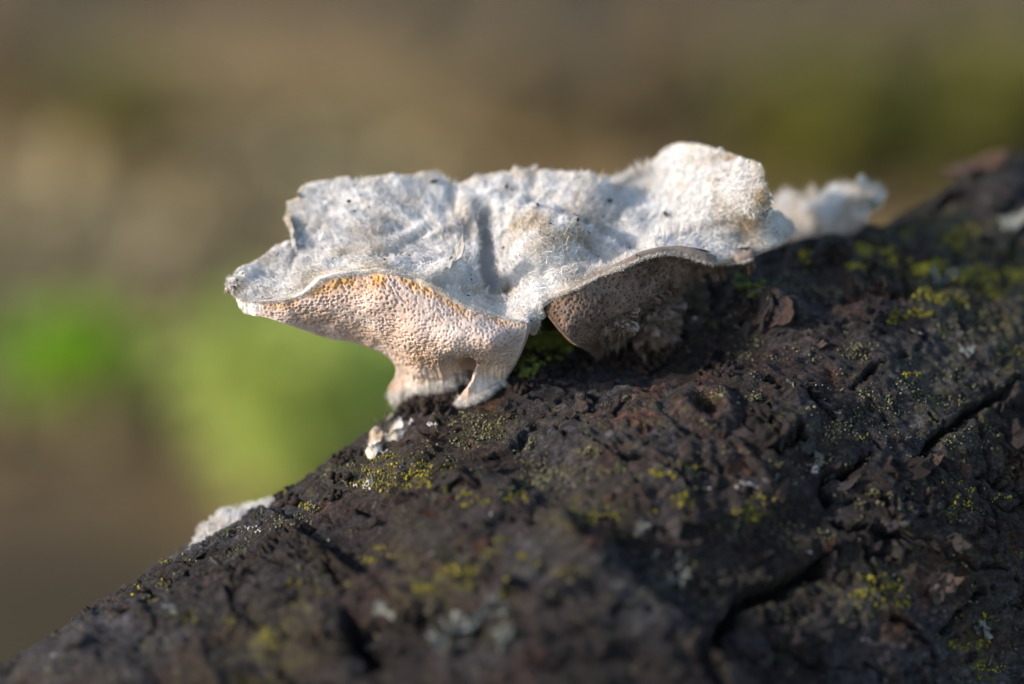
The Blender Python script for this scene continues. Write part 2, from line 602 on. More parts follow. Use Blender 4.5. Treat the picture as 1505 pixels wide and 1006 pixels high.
# scaly plates on two scales: steps with sharp broken edges
f1, f2, cell = voro(aw3 * 1.05 + wob * 0.32 + 3.1, 0.9, True)
disp += 0.10 * (cell - 0.5) - 0.13 * (1 - smooth(0.0, 0.05, f2 - f1)) * smooth(-0.3, 0.2, pn(Pc * 0.6, 77)) - 0.05 * (1 - smooth(0.0, 0.08, np.abs(fbm(aw3 * np.array([0.9, 2.2, 1]) + 0.8 * wob, 2, 83)))) * smooth(-0.1, 0.4, pn(Pc * 0.8, 87))
g1, g2, cell2 = voro(aw3 * 3.1 + wob * 0.8 + 9.7, 0.9, True)
disp += 0.055 * (cell2 - 0.5) * smooth(-0.6, 0.4, pn(Pc * 0.7, 31))
h1_, h2_, cell3 = voro(aw3 * 8.5 + wob * 1.3 + 1.7, 0.9, True)
disp += 0.026 * (cell3 - 0.5)
disp += 0.045 * np.abs(fbm(aw3 * np.array([1.6, 4.2, 1]) + wob, 4, 12)) + 0.022 * fbm(Pc * 9, 3, 21, 0.6) + 0.010 * pn(Pc * 26, 25)

red = np.zeros((nL, nT))
grey = 0.75 * smooth(-0.05, 0.5, fbm(Pc * 0.55, 3, 91))


GREY_SPOTS = ((1390, 540, 1.3, 0.8), (1180, 480, 0.7, 0.6), (1270, 720, 0.7, 0.7), (1480, 440, 0.8, 0.6), (1180, 590, 0.5, 0.6), (820, 740, 0.5, 0.4), (1120, 420, 0.5, 0.6), (1440, 290, 1.2, 0.85), (1330, 335, 0.6, 0.7), (1300, 620, 0.7, 0.7))  # paler grey bark; the right-hand ones also paint in a sky sheen


def bump3(px, py, rad, h, sharp=1.0):
    """swelling or hollow centred on the surface point seen at px, py (cm)"""
    p, _ = on_log(px, py)
    d = np.linalg.norm(P - np.array(p), axis=-1) * 100
    d = d + 0.18 * rad * wob[..., 0]
    return h * np.exp(-(np.maximum(d, 0) / rad) ** (2 * sharp))


for (x, y, r_, h_) in GREY_SPOTS:
    grey = np.maximum(grey, bump3(x, y, r_, h_) * smooth(-0.6, 0.3, fbm(Pc * 1.8, 3, 95)))
film = np.zeros((nL, nT))
for (x, y, r_, h_) in ((1390, 390, 0.8, 0.8), (1470, 400, 0.7, 0.8), (1290, 375, 0.5, 0.7), (1400, 345, 0.6, 0.8), (1480, 500, 0.6, 0.4), (1440, 960, 0.4, 0.7), (1290, 870, 0.3, 0.7), (600, 700, 0.3, 0.7), (560, 690, 0.3, 0.6), (860, 780, 0.4, 0.8), (640, 860, 0.4, 0.7), (400, 950, 0.5, 0.6), (720, 630, 0.3, 0.5), (1400, 600, 0.6, 0.35)):
    film = np.maximum(film, bump3(x, y, r_, h_))
# swelling of the bark round an old knot, a hollow behind it under the fungus
disp += bump3(1020, 640, 1.35, 0.27)
disp += bump3(1110, 640, 0.9, 0.12)
disp += bump3(930, 512, 0.75, -0.30)
disp += bump3(860, 548, 0.5, -0.12)
disp += bump3(1050, 520, 0.5, -0.15)
kp, kn = on_log(1034, 612)
kd_vec = P - np.array(kp)
kd = np.linalg.norm(kd_vec, axis=-1) * 100 + 0.05 * wob[..., 1]
ang = np.arctan2((kd_vec * S_[:, None]).sum(-1), (kd_vec * T_[:, None]).sum(-1))
disp += -0.20 * np.exp(-(kd / 0.17) ** 4) + 0.07 * np.exp(-((kd - 0.30) / 0.10) ** 2) - 0.06 * np.exp(-((kd - 0.47) / 0.06) ** 2)
ridge = np.sin(ang * 19 + 2.5 * wob[..., 2] + 1.2 * pn(Pc * 3, 5))
disp += 0.030 * ridge * smooth(0.45, 0.7, kd) * (1 - smooth(0.9, 1.6, kd)) * smooth(0.0, 0.6, (ang < 0.6).astype(float))
red = np.maximum(red, 0.85 * np.exp(-(kd / 0.22) ** 4))
red = np.maximum(red, 0.30 * np.exp(-(kd / 0.9) ** 4) * smooth(-0.1, 0.4, pn(Pc * 2.0, 8)))
for (x, y, r, h) in ((1128, 462, 0.26, 0.32), (1165, 470, 0.22, 0.2), (1222, 376, 0.26, 0.24), (1180, 380, 0.2, 0.14), (850, 790, 0.42, 0.22), (1345, 372, 0.30, 0.12), (1010, 770, 0.30, 0.12),
                     (640, 690, 0.25, 0.08), (700, 620, 0.35, 0.08), (620, 592, 0.22, 0.12), (660, 580, 0.16, 0.10), (1440, 262, 0.5, 0.16),
                     (400, 760, 0.25, 0.07), (540, 930, 0.4, -0.30), (1100, 480, 0.3, -0.12), (1240, 470, 0.7, 0.06), (1390, 700, 0.8, 0.08), (1290, 720, 0.45, 0.10)):
    disp += bump3(x, y, r, h)


def crack(pts, wid, dep, lift=0.03):
    """a fissure followed along the bark: pts in picture coordinates, width and depth in cm"""
    global disp
    pp = resample(pts, max(6, int(sum(math.dist(a, b) for a, b in zip(pts, pts[1:])) / 7)))
    q = [on_log(x, y)[0] for x, y in pp]
    q = np.array([tuple(v) for v in q if v is not None]) * 100
    taper = np.minimum(1.0, np.minimum(np.arange(len(q)) + 1, len(q) - np.arange(len(q))) / (len(q) * 0.22)) ** 0.7
    lo, hi = q.min(0) - 0.6, q.max(0) + 0.6
    idx = np.nonzero(((Pc > lo) & (Pc < hi)).all(-1))
    X = Pc[idx] + np.stack([0.10 * fbm(Pc[idx] * 2.6, 2, 71) + 0.03 * pn(Pc[idx] * 9, 3), 0.10 * fbm(Pc[idx] * 2.6, 2, 75) + 0.03 * pn(Pc[idx] * 9, 6), 0.08 * fbm(Pc[idx] * 2.6, 2, 79)], -1)
    best = np.full(len(X), 9.0)
    for k in range(len(q) - 1):
        a, b = q[k], q[k + 1]
        ab = b - a
        t = np.clip(((X - a) @ ab) / (ab @ ab + 1e-12), 0, 1)
        d = np.linalg.norm(X - a - t[:, None] * ab, axis=1) / (taper[k] * (1 - t) + taper[k + 1] * t)
        best = np.minimum(best, d)
    disp[idx] += -dep * (1 - smooth(wid * 0.35, wid * 0.85, best)) + lift * np.exp(-((best - wid * 1.6) / (wid * 0.9)) ** 2)


crack([(1240, 697), (1215, 680), (1180, 672), (1150, 660)], 0.035, 0.16)
crack([(1395, 632), (1370, 615), (1355, 590)], 0.03, 0.14)
crack([(1300, 770), (1360, 760), (1400, 745), (1440, 720)], 0.035, 0.16)
crack([(1250, 780), (1280, 830), (1290, 880), (1330, 925)], 0.04, 0.18)
crack([(1430, 605), (1450, 640), (1480, 660)], 0.03, 0.14)
crack([(1150, 574), (1130, 600), (1125, 630), (1140, 660)], 0.03, 0.14)
crack([(1380, 800), (1420, 830), (1470, 840), (1510, 870)], 0.04, 0.18)
crack([(800, 640), (860, 660), (905, 680)], 0.03, 0.14)
crack([(1520, 548), (1470, 580), (1430, 605), (1395, 632), (1360, 662), (1325, 684)], 0.085, 0.430)
crack([(1300, 652), (1268, 680), (1240, 697), (1214, 702), (1207, 730), (1222, 756), (1248, 776), (1290, 780), (1330, 792), (1380, 800)], 0.085, 0.430)
crack([(1248, 778), (1228, 810), (1200, 838), (1150, 866), (1095, 885), (1060, 930), (1040, 990)], 0.124, 0.506)
crack([(1030, 548), (1090, 552), (1150, 574), (1205, 606), (1252, 640)], 0.068, 0.329)
crack([(1300, 772), (1298, 740), (1306, 712)], 0.034, 0.152)
crack([(812, 615), (780, 640), (745, 672), (700, 690), (640, 700)], 0.062, 0.253)
crack([(905, 680), (950, 690), (990, 712), (1015, 735)], 0.057, 0.228)
crack([(1290, 900), (1330, 925), (1360, 965), (1370, 1010)], 0.068, 0.278)
crack([(1450, 860), (1410, 890), (1375, 930), (1350, 960)], 0.057, 0.253)
crack([(760, 440 + 130), (830, 562), (900, 566), (960, 560), (1020, 550)], 0.068, 0.253)
crack([(480, 760), (560, 742), (660, 728), (760, 722)], 0.057, 0.177)
crack([(300, 850), (420, 820), (540, 800)], 0.057, 0.177)
crack([(1380, 470), (1340, 520), (1290, 540), (1240, 590)], 0.039, 0.152)
crack([(1180, 640), (1150, 670), (1120, 676)], 0.068, 0.278)
crack([(505, 890), (530, 935), (548, 975)], 0.135, 0.506)
crack([(1505, 690), (1450, 720), (1400, 740)], 0.045, 0.177)
crack([(1130, 490), (1180, 500), (1250, 480), (1320, 500)], 0.034, 0.127)

for (x, y, r) in ((1340, 880, 0.34), (1390, 850, 0.34), (1310, 915, 0.25), (1430, 935, 0.3), (1330, 470, 0.16), (470, 745, 0.12), (720, 600, 0.14), (690, 655, 0.10), (870, 625, 0.12), (950, 640, 0.5), (960, 590, 0.3),
                  (1500, 690, 0.2), (590, 650, 0.12), (640, 640, 0.10), (1285, 430, 0.3), (1490, 800, 0.3), (1220, 560, 0.15), (860, 800, 0.2), (1260, 440, 0.35)):
    red = np.maximum(red, bump3(x, y, r, 0.75, 1.5) * smooth(-0.35, 0.15, fbm(Pc * 2.3, 2, 33)))
disp -= 0.05 * red

# keep the very end pieces simple
P = P + Nrm * (disp / 100.0)[..., None]
BV = bvh_of(P, 2, 2)

log = empty('fallen_log', tuple(AX[0] * np.array([1, 1, 0])), 'weathered dark brown fallen log with cracked scaly bark and yellow lichen', 'log')
LOGO = np.array(log.location)
Vb = (P - LOGO).reshape(-1, 3)
caps = np.array([A_[0] - LOGO, A_[-1] - LOGO])
fan0 = np.stack([np.full(nT, len(Vb)), (np.arange(nT) + 1) % nT, np.arange(nT)], -1)
fan1 = np.stack([np.full(nT, len(Vb) + 1), (nL - 1) * nT + np.arange(nT), (nL - 1) * nT + (np.arange(nT) + 1) % nT], -1)
z2 = np.zeros(2)
bark = obj('bark', make_mesh('bark', np.vstack([Vb, caps]), [grid_faces(nL, nT, wrap_v=True), fan0, fan1], M_BARK,
                             attrs={'along': np.append(LC[..., 0].ravel(), z2), 'around': np.append(LC[..., 1].ravel(), z2), 'film': np.append(film.ravel(), z2), 'cell': np.append((0.55 * cell + 0.45 * cell2).ravel(), z2), 'red': np.append(red.ravel(), z2), 'grey': np.append(grey.ravel(), z2)}), log)

# ------------------------------------------------------------------ the large bracket fungus
def cm_noise(P):
    return P * 100.0


def needles(base, direc, length, width, tan=None, bend=0.35, seed=0):
    """thin tapered two-segment hairs as triangles: returns V, F, attr"""
    r = np.random.RandomState(seed)
    n = len(base)
    sidev = np.cross(direc, r.normal(size=(n, 3)))
    sidev /= np.linalg.norm(sidev, axis=1)[:, None] + 1e-12
    bnd = np.cross(direc, r.normal(size=(n, 3)))
    bnd /= np.linalg.norm(bnd, axis=1)[:, None] + 1e-12
    L = length[:, None]
    w = width[:, None]
    b = base - direc * L * 0.08
    m = base + direc * L * 0.5 + bnd * L * bend * 0.16
    t = base + direc * L + bnd * L * bend * 0.6
    V = np.stack([b - sidev * w * 0.5, b + sidev * w * 0.5, m - sidev * w * 0.42, m + sidev * w * 0.42, t], 1).reshape(-1, 3)
    o = np.arange(n)[:, None] * 5
    q = np.concatenate([o + 0, o + 1, o + 3, o + 2], 1)
    tr = np.concatenate([o + 2, o + 3, o + 4], 1)
    a = np.repeat(tan if tan is not None else np.zeros(n), 5)
    return V, [q, tr], a, np.repeat(r.rand(n), 5)


def _tfi(T, B, L, R):
    nu, nv = len(T), len(L)
    u = np.linspace(0, 1, nu)[:, None, None]
    v = np.linspace(0, 1, nv)[None, :, None]
    return ((1 - v) * T[:, None] + v * B[:, None] + (1 - u) * L[None] + u * R[None]
            - ((1 - u) * (1 - v) * T[0] + u * (1 - v) * T[-1] + (1 - u) * v * B[0] + u * v * B[-1]))


def tfi(top, bottom, left, right, nu, nv):
    """patch between four border polylines (top, bottom run left to right; left, right run top to bottom), evened out so that it never folds"""
    T, B, L, R = resample(top, nu), resample(bottom, nu), resample(left, nv), resample(right, nv)
    G = _tfi(T, B, L, R)
    cu, cv = max(9, nu // 9), max(7, nv // 7)
    iu = np.round(np.linspace(0, nu - 1, cu)).astype(int)
    iv = np.round(np.linspace(0, nv - 1, cv)).astype(int)
    C0 = _tfi(T[iu], B[iu], L[iv], R[iv])
    C = C0.copy()
    for it in range(500):                                      # Winslow smoothing of the coarse grid
        xu = (C[2:, 1:-1] - C[:-2, 1:-1]) / 2
        xv = (C[1:-1, 2:] - C[1:-1, :-2]) / 2
        a = (xv ** 2).sum(-1, keepdims=True) + 1e-3
        g = (xu ** 2).sum(-1, keepdims=True) + 1e-3
        b = (xu * xv).sum(-1, keepdims=True)
        xuv = (C[2:, 2:] - C[2:, :-2] - C[:-2, 2:] + C[:-2, :-2]) / 4
        new = (a * (C[2:, 1:-1] + C[:-2, 1:-1]) + g * (C[1:-1, 2:] + C[1:-1, :-2]) - 2 * b * xuv) / (2 * (a + g))
        C[1:-1, 1:-1] += 0.8 * (new - C[1:-1, 1:-1])
    D = C - C0
    # cubic-ish upsampling of the correction
    fu, fv = np.interp(np.arange(nu), iu, np.arange(cu)), np.interp(np.arange(nv), iv, np.arange(cv))

    def up(A, f):
        i = np.clip(f.astype(int), 0, len(A) - 2)
        t = (f - i).reshape((-1,) + (1,) * (A.ndim - 1))
        p0, p1, p2, p3 = A[np.maximum(i - 1, 0)], A[i], A[i + 1], A[np.minimum(i + 2, len(A) - 1)]
        return 0.5 * (2 * p1 + (p2 - p0) * t + (2 * p0 - 5 * p1 + 4 * p2 - p3) * t ** 2 + (3 * p1 - p0 - 3 * p2 + p3) * t ** 3)
    D = up(D, fu)
    D = np.swapaxes(up(np.swapaxes(D, 0, 1), fv), 0, 1)
    return G + D


def slab(P, thick, bstep=5, ref=None):
    """front grid + rolled edge + coarse back: verts, faces, index map of the source grid"""
    nu, nv = P.shape[:2]
    n = grid_normals(P)
    if (n * (np.array([0, 0, CAMZ]) - P)).sum(-1).mean() < 0:
        n = -n
        flip = True
    else:
        flip = False
    faces = [grid_faces(nu, nv, 0, flip)]
    V = [P.reshape(-1, 3)]
    src = [np.arange(nu * nv)]
    idx = np.arange(nu * nv).reshape(nu, nv)
    loop = np.concatenate([idx[:, 0], idx[-1, 1:], idx[-2::-1, -1], idx[0, -2:0:-1]])
    Rf = (P if ref is None else ref)
    nr = grid_normals(Rf)
    nr = -nr if flip else nr
    Pf, nf = P.reshape(-1, 3), nr.reshape(-1, 3)
    Rf = Rf.reshape(-1, 3)
    dep = max(4, min(nu, nv) // 12)
    inner = np.clip(np.concatenate([np.stack([np.arange(nu), np.full(nu, dep)], 1), np.stack([np.full(nv - 1, nu - 1 - dep), np.arange(1, nv)], 1),
                                    np.stack([np.arange(nu - 2, -1, -1), np.full(nu - 1, nv - 1 - dep)], 1), np.stack([np.full(nv - 2, dep), np.arange(nv - 2, 0, -1)], 1)]), 0, None)
    inn = idx[inner[:, 0], inner[:, 1]]
    out = Rf[loop] - Rf[inn]
    out -= nf[loop] * (out * nf[loop]).sum(1)[:, None]
    out /= np.linalg.norm(out, axis=1)[:, None] + 1e-12
    # smooth the outward direction along the edge
    for _ in range(14):
        out = 0.5 * out + 0.25 * (np.roll(out, 1, 0) + np.roll(out, -1, 0))
    off = nu * nv
    prev = loop
    m = len(loop)
    th_ = thick.reshape(-1)[loop] if isinstance(thick, np.ndarray) else np.full(m, thick)
    for (a, b) in ((0.30, 0.16), (0.36, 0.5), (0.10, 0.85), (-0.5, 1.0)):
        ring = Pf[loop] + out * (th_ * a)[:, None] - nf[loop] * (th_ * b)[:, None]
        cur = off + np.arange(m)
        q = np.stack([prev, np.roll(prev, -1), np.roll(cur, -1), cur], -1)
        faces.append(q if not flip else q[:, ::-1])
        V.append(ring)
        src.append(loop)
        prev = cur
        off += m
    ii = np.unique(np.append(np.arange(0, nu, bstep), nu - 1))
    jj = np.unique(np.append(np.arange(0, nv, bstep), nv - 1))
    tb = thick[np.ix_(ii, jj)][..., None] if isinstance(thick, np.ndarray) else thick
    back = Rf.reshape(nu, nv, 3)[np.ix_(ii, jj)] - nr[np.ix_(ii, jj)] * tb * 0.98
    faces.append(grid_faces(len(ii), len(jj), off, not flip))
    V.append(back.reshape(-1, 3))
    src.append(idx[np.ix_(ii, jj)].ravel())
    return np.vstack(V), faces, np.concatenate(src), n


def log_depth(px, py):
    """distance in cm along the line of sight axis of the log surface seen at a picture point"""
    p, _ = on_log(px, py, BV)
    v = p - CAMP
    return v.dot(Vector((0, CP, -SP))) * 100


UL = [((335, 418), (338, 425)), ((348, 398), (352, 437)), ((380, 378), (380, 442)), ((410, 358), (405, 441)), ((426, 352), (425, 437)), ((434, 364), (440, 432)),
      ((431, 341), (450, 426)), ((424, 318), (458, 418)), ((421, 300), (464, 413)), ((432, 293), (470, 409)), ((441, 291), (476, 406)), ((440, 284), (482, 404)),
      ((451, 272), (490, 401)), ((480, 265), (505, 399)), ((512, 262), (530, 395)), ((521, 268), (540, 394)), ((545, 262), (555, 393)), ((600, 258), (600, 402)),
      ((640, 257), (635, 418)), ((660, 271), (655, 430)), ((690, 264), (690, 450)), ((730, 253), (728, 464)), ((760, 251), (752, 471)), ((772, 250), (770, 474)),
      ((782, 250), (778, 490)), ((795, 250), (788, 492)), ((805, 250), (794, 470)), ((815, 251), (799, 446)), ((850, 252), (840, 424)), ((868, 253), (862, 413)),
      ((880, 273), (880, 404)), ((900, 272), (905, 394)), ((925, 262), (925, 386)), ((948, 248), (945, 378)), ((968, 227), (960, 374)), ((988, 213), (975, 371)),
      ((1010, 211), (995, 371)), ((1040, 217), (1015, 374)), ((1065, 222), (1040, 380)), ((1095, 234), (1065, 382)), ((1119, 243), (1085, 378)), ((1123, 262), (1100, 373)),
      ((1128, 280), (1115, 370)), ((1127, 299), (1130, 364)), ((1131, 312), (1142, 360)), ((1150, 316), (1155, 354)), ((1164, 328), (1164, 346))]
KD, D0 = 0.47, 29.18


def kd_(d):
    return D0 + (d - 29.7) * KD


CTRL = [(338, 420, 29.9), (400, 400, 30.0), (425, 355, 30.4), (405, 440, 29.45), (440, 431, 29.3),
        (480, 405, 29.05), (555, 393, 28.85), (620, 411, 28.75), (700, 453, 28.75), (770, 472, 28.8),
        (470, 380, 30.0), (520, 368, 30.1), (560, 368, 30.0), (620, 380, 29.95), (690, 420, 29.7), (745, 440, 29.75), (783, 488, 29.6),
        (440, 280, 31.0), (430, 320, 30.8), (520, 264, 31.2), (600, 258, 31.3), (660, 270, 31.4), (740, 252, 31.4), (830, 252, 31.3), (868, 254, 31.2), (880, 275, 31.2),
        (500, 310, 30.7), (550, 330, 30.35), (600, 310, 30.6), (650, 330, 30.5), (690, 310, 30.6), (717, 330, 31.0), (728, 380, 30.5), (690, 370, 30.1), (750, 330, 30.5), (755, 390, 29.9),
        (810, 300, 30.75), (805, 345, 30.05), (790, 390, 29.6), (860, 350, 30.4), (860, 390, 29.7), (800, 420, 29.35),
        (799, 444, 28.9), (840, 424, 28.95), (905, 394, 29.2), (960, 374, 29.5), (1040, 380, 29.9), (1115, 370, 30.4), (1164, 346, 30.9), (1160, 325, 31.0),
        (905, 275, 31.9), (940, 300, 31.6), (990, 216, 32.0), (1060, 225, 31.1), (1119, 245, 30.3), (1126, 280, 30.0), (1000, 290, 31.0), (1060, 290, 30.4),
        (920, 345, 30.7), (980, 335, 30.6), (1050, 325, 30.3), (1110, 318, 30.1), (1090, 345, 30.45), (1000, 355, 30.1)]
CAPD = TPS([(x, y, kd_(d)) for x, y, d in CTRL])

NU, NV = 760, 170
arr = np.array([[u[0], u[1], l[0], l[1]] for u, l in UL], float)
key = np.concatenate([[0], np.cumsum(0.25 + np.hypot(*np.diff(arr[:, :2], axis=0).T) * 0.5 + np.hypot(*np.diff(arr[:, 2:], axis=0).T) * 0.5)])
ULs = resample(arr, NU, key)
vv = np.linspace(0, 1, NV)[None, :, None]                      # 0 = front edge, 1 = back edge
XY = ULs[:, None, 2:] * (1 - vv) + ULs[:, None, :2] * vv
# ragged outline: the edge itself is nibbled
en = np.stack([XY[..., 0], XY[..., 1], np.zeros(XY.shape[:2])], -1)
edge_w = np.exp(-((1 - vv[..., 0]) / 0.06) ** 2) + 0.35 * np.exp(-(vv[..., 0] / 0.05) ** 2)
XY[..., 1] += edge_w * 2.0 * fbm(en / 16.0, 3, 3)
XY[..., 0] += edge_w * 1.6 * fbm(en / 14.0, 3, 13)
DD = CAPD(XY[..., 0], XY[..., 1])
C3 = wpt(XY[..., 0], XY[..., 1], DD)
n_c = grid_normals(C3)
if (n_c * (np.array([0, 0, CAMZ]) - C3)).sum(-1).mean() < 0:
    n_c = -n_c
q = C3 * 100
rad = np.arctan2(XY[..., 1] - 430, XY[..., 0] - 745)
# radial wrinkles and felted lumps
hgt = 0.040 * fbm(q * 1.5, 2, 101) + 0.014 * fbm(q * 3.4, 2, 105) + 0.010 * fbm(q * 9, 3, 111) + 0.006 * fbm(q * 26, 2, 115)
hgt += 0.014 * np.sin(rad * 34 + 3.0 * fbm(q * 1.1, 2, 120)) * smooth(60, 220, np.hypot(XY[..., 0] - 745, (XY[..., 1] - 430) * 1.6))


def blob2(x, y, rx, ry, h, a=0.0):
    dx, dy = XY[..., 0] - x, XY[..., 1] - y
    ca, sa = math.cos(a), math.sin(a)
    return (1.7 * h if h < 0.2 else h) * np.exp(-((dx * ca + dy * sa) / rx) ** 2 - ((-dx * sa + dy * ca) / ry) ** 2)


hgt += blob2(715, 370, 9, 55, -0.10, -0.12) + blob2(698, 365, 7, 50, 0.06, -0.10) + blob2(738, 365, 7, 55, 0.06, -0.18)   # the groove
hgt += blob2(655, 402, 20, 9, 0.12) + blob2(650, 415, 14, 6, -0.10) + blob2(745, 420, 7, 10, -0.10)
hgt += blob2(600, 345, 40, 9, 0.06, -0.5) + blob2(590, 362, 40, 8, -0.05, -0.5) + blob2(640, 345, 30, 6, 0.05, -0.45)
hgt += blob2(890, 380, 45, 8, -0.08, -0.35) + blob2(860, 365, 60, 6, -0.05, 0.45) + blob2(430, 385, 8, 25, -0.06, 0.5)
hgt += blob2(395, 400, 28, 16, -0.07)
hgt += blob2(540, 300, 60, 8, 0.04, 0.35) + blob2(560, 318, 55, 8, -0.04, 0.3) + blob2(480, 335, 40, 9, 0.04, 0.5) + blob2(660, 300, 12, 30, -0.05, 0.3) + blob2(780, 290, 45, 7, -0.05, 0.1)
hgt += blob2(1000, 335, 80, 7, -0.06, -0.12) + blob2(1020, 265, 60, 8, 0.03, -0.3) + blob2(940, 320, 50, 8, 0.04, -0.4) + blob2(830, 405, 40, 7, 0.05, -0.4) + blob2(470, 395, 30, 7, 0.05, -0.6) + blob2(720, 400, 30, 10, -0.07, 0.9)
hgt += blob2(815, 352, 55, 36, 0.25) + blob2(880, 335, 75, 9, -0.09, 0.42) + blob2(900, 322, 70, 8, 0.05, 0.42)
hgt *= 1 - np.exp(-(vv[..., 0] / 0.06) ** 2)
C3r = C3
C3 = C3 + n_c * (hgt / 100)[..., None]
n_c = grid_normals(C3)
if (n_c * (np.array([0, 0, CAMZ]) - C3)).sum(-1).mean() < 0:
    n_c = -n_c

tanm = np.clip(blob2(810, 350, 60, 35, 0.45) + blob2(845, 365, 25, 16, 0.75) + blob2(690, 430, 60, 22, 0.55) + blob2(880, 410, 40, 12, 0.5) + blob2(1095, 330, 22, 14, 0.9) + blob2(540, 375, 50, 12, 0.35)
               + blob2(650, 382, 14, 6, 1.0) + blob2(640, 422, 16, 6, 0.9) + blob2(745, 425, 8, 8, 0.9) + blob2(790, 480, 20, 12, 0.4) + blob2(1060, 240, 40, 12, 0.4) + blob2(780, 330, 30, 20, 0.3) + blob2(1116, 282, 13, 34, 0.9) + blob2(1150, 340, 22, 16, 0.6) + blob2(424, 318, 7, 28, 0.7) + blob2(443, 286, 9, 9, 0.8) + blob2(1080, 234, 36, 9, 0.6) + blob2(350, 424, 12, 10, 0.6), 0, 1)
tanm = np.clip(1.25 * tanm * smooth(-0.5, 0.4, fbm(q * 4.5, 3, 131)) + 0.30 * smooth(0.15, 0.6, fbm(q * 1.6, 3, 135)), 0, 1)  # tan stains; those in the bowl and by the curl also paint in shade
rimm = 0.9 * np.exp(-((1 - vv[..., 0]) / 0.035) ** 2) + 0.8 * np.exp(-(vv[..., 0] / 0.06) ** 2) + 0.9 * smooth(1090, 1122, XY[..., 0]) * (XY[..., 1] < 312) * 0.8
rimm = np.clip(np.maximum(rimm, 0.8 * np.exp(-((XY[..., 0] - ULs[0, 0]) / 14) ** 2)), 0, 1) * np.ones((NU, NV))

fun_base = np.array(on_log(760, 545, BV)[0])
fungus = empty('bracket_fungus', tuple(fun_base), 'large white hairy bracket fungus with lobed bowl-shaped cap growing on top of the log', 'fungus')
thick = 0.0009 * np.ones((NU, NV)) + 0.0018 * smooth(0.0, 0.4, vv[..., 0]) * (1 - smooth(0.75, 1.0, vv[..., 0]))
thick = thick * (0.75 + 0.5 * smooth(-0.5, 0.5, pn(q * 1.3, 140)))
V, Fc, src, _ = slab(C3, thick, 5, C3r)
cap = obj('cap', make_mesh('cap', V - fun_base, Fc, M_CAP, attrs={'tan': tanm.ravel()[src], 'rim': rimm.ravel()[src]}), fungus)

# felt of hairs on the cap
def scatter(n, r, wfun=None):
    a, b = r.rand(n) * (NU - 1.001), r.rand(n) * (NV - 1.001)
    i, j = a.astype(int), b.astype(int)
    fa, fb = (a - i)[:, None], (b - j)[:, None]
    g = lambda A: (A[i, j] * (1 - fa) + A[i + 1, j] * fa) * (1 - fb) + (A[i, j + 1] * (1 - fa) + A[i + 1, j + 1] * fa) * fb
    return i, j, g(C3), g(n_c), g(XY)


r1 = np.random.RandomState(21)
nH = 120000
i, j, hp, hn, hxy = scatter(nH, r1)
cc = wpt(745, 445, kd_(29.75))
outw = hp - cc
outw -= hn * (outw * hn).sum(1)[:, None]
dist = np.linalg.norm(outw, axis=1)
outw /= dist[:, None] + 1e-9
fl = np.stack([fbm(hp * 100 * 1.6, 2, 151), fbm(hp * 100 * 1.6, 2, 157), fbm(hp * 100 * 1.6, 2, 163)], 1)
web = 1 - smooth(0.010, 0.022, dist)                              # tangled towards the middle, combed outwards
upness = 0.10 + 0.4 * smooth(-0.3, 0.6, pn(hp * 100 * 2.2, 171))
dv = hn * (upness * (0.5 + 1.1 * r1.rand(nH)))[:, None] + outw * (0.9 * (1 - 0.75 * web))[:, None] + fl * (0.8 + 0.9 * web)[:, None] + r1.normal(size=(nH, 3)) * (0.28 + 0.35 * web)[:, None]
dv /= np.linalg.norm(dv, axis=1)[:, None]
into = (dv * hn).sum(1)
dv += hn * np.maximum(0, 0.12 - into)[:, None]
dv /= np.linalg.norm(dv, axis=1)[:, None]
vj = j / NV
edge = np.minimum(smooth(0.0, 0.05, vj), 0.4 + 0.6 * (1 - smooth(0.93, 1.0, vj)))
ln = (0.0004 + 0.00062 * r1.rand(nH) ** 1.8) * (0.55 + 0.75 * smooth(-0.4, 0.5, pn(hp * 100 * 1.4, 177))) * (0.35 + 0.65 * edge)
groove = np.exp(-((hxy[:, 0] - 716) / 16) ** 2 - ((hxy[:, 1] - 360) / 55) ** 2)
ln *= (1 - 0.7 * groove) * (0.5 + 0.5 * smooth(345, 480, hxy[:, 0])) * (1 - 0.35 * smooth(0.7, 1.0, vj)) * (1 - 0.45 * smooth(0.95, 1.0, vj))
wd = 0.000035 + 0.000045 * r1.rand(nH)
V1, F1, a1, s1_ = needles(hp, dv, ln, wd, np.clip(tanm[i, j] * 0.9 + 0.35 * rimm[i, j], 0, 1), 0.9, 31)
# pointed tufts where hairs stick together
nT_ = 260
i, j, tp, tn, txy = scatter(nT_, r1)
ok = (pn(tp * 100 * 1.1, 181) > -0.15) & (j > 8)
i, j, tp, tn = i[ok], j[ok], tp[ok], tn[ok]
to = tp - cc
to -= tn * (to * tn).sum(1)[:, None]
to /= np.linalg.norm(to, axis=1)[:, None]
tdir = tn * 0.75 + to * 0.6 + r1.normal(size=tp.shape) * 0.45
tdir /= np.linalg.norm(tdir, axis=1)[:, None]
tl_ = 0.0004 + 0.0008 * r1.rand(len(tp))
tip = tp + tdir * tl_[:, None]
m_ = 26
rep = np.repeat(np.arange(len(tp)), m_)
ring = r1.normal(size=(len(rep), 3)) * 0.00042
ring -= tn[rep] * (ring * tn[rep]).sum(1)[:, None]
bp = tp[rep] + ring
dd = tip[rep] + r1.normal(size=bp.shape) * 0.00012 - bp
ll = np.linalg.norm(dd, axis=1)
V2, F2, a2, s2_ = needles(bp, dd / ll[:, None], ll * (0.8 + 0.3 * r1.rand(len(ll))), np.full(len(ll), 0.00007), tanm[i, j][rep] * 0.7, 0.25, 33)
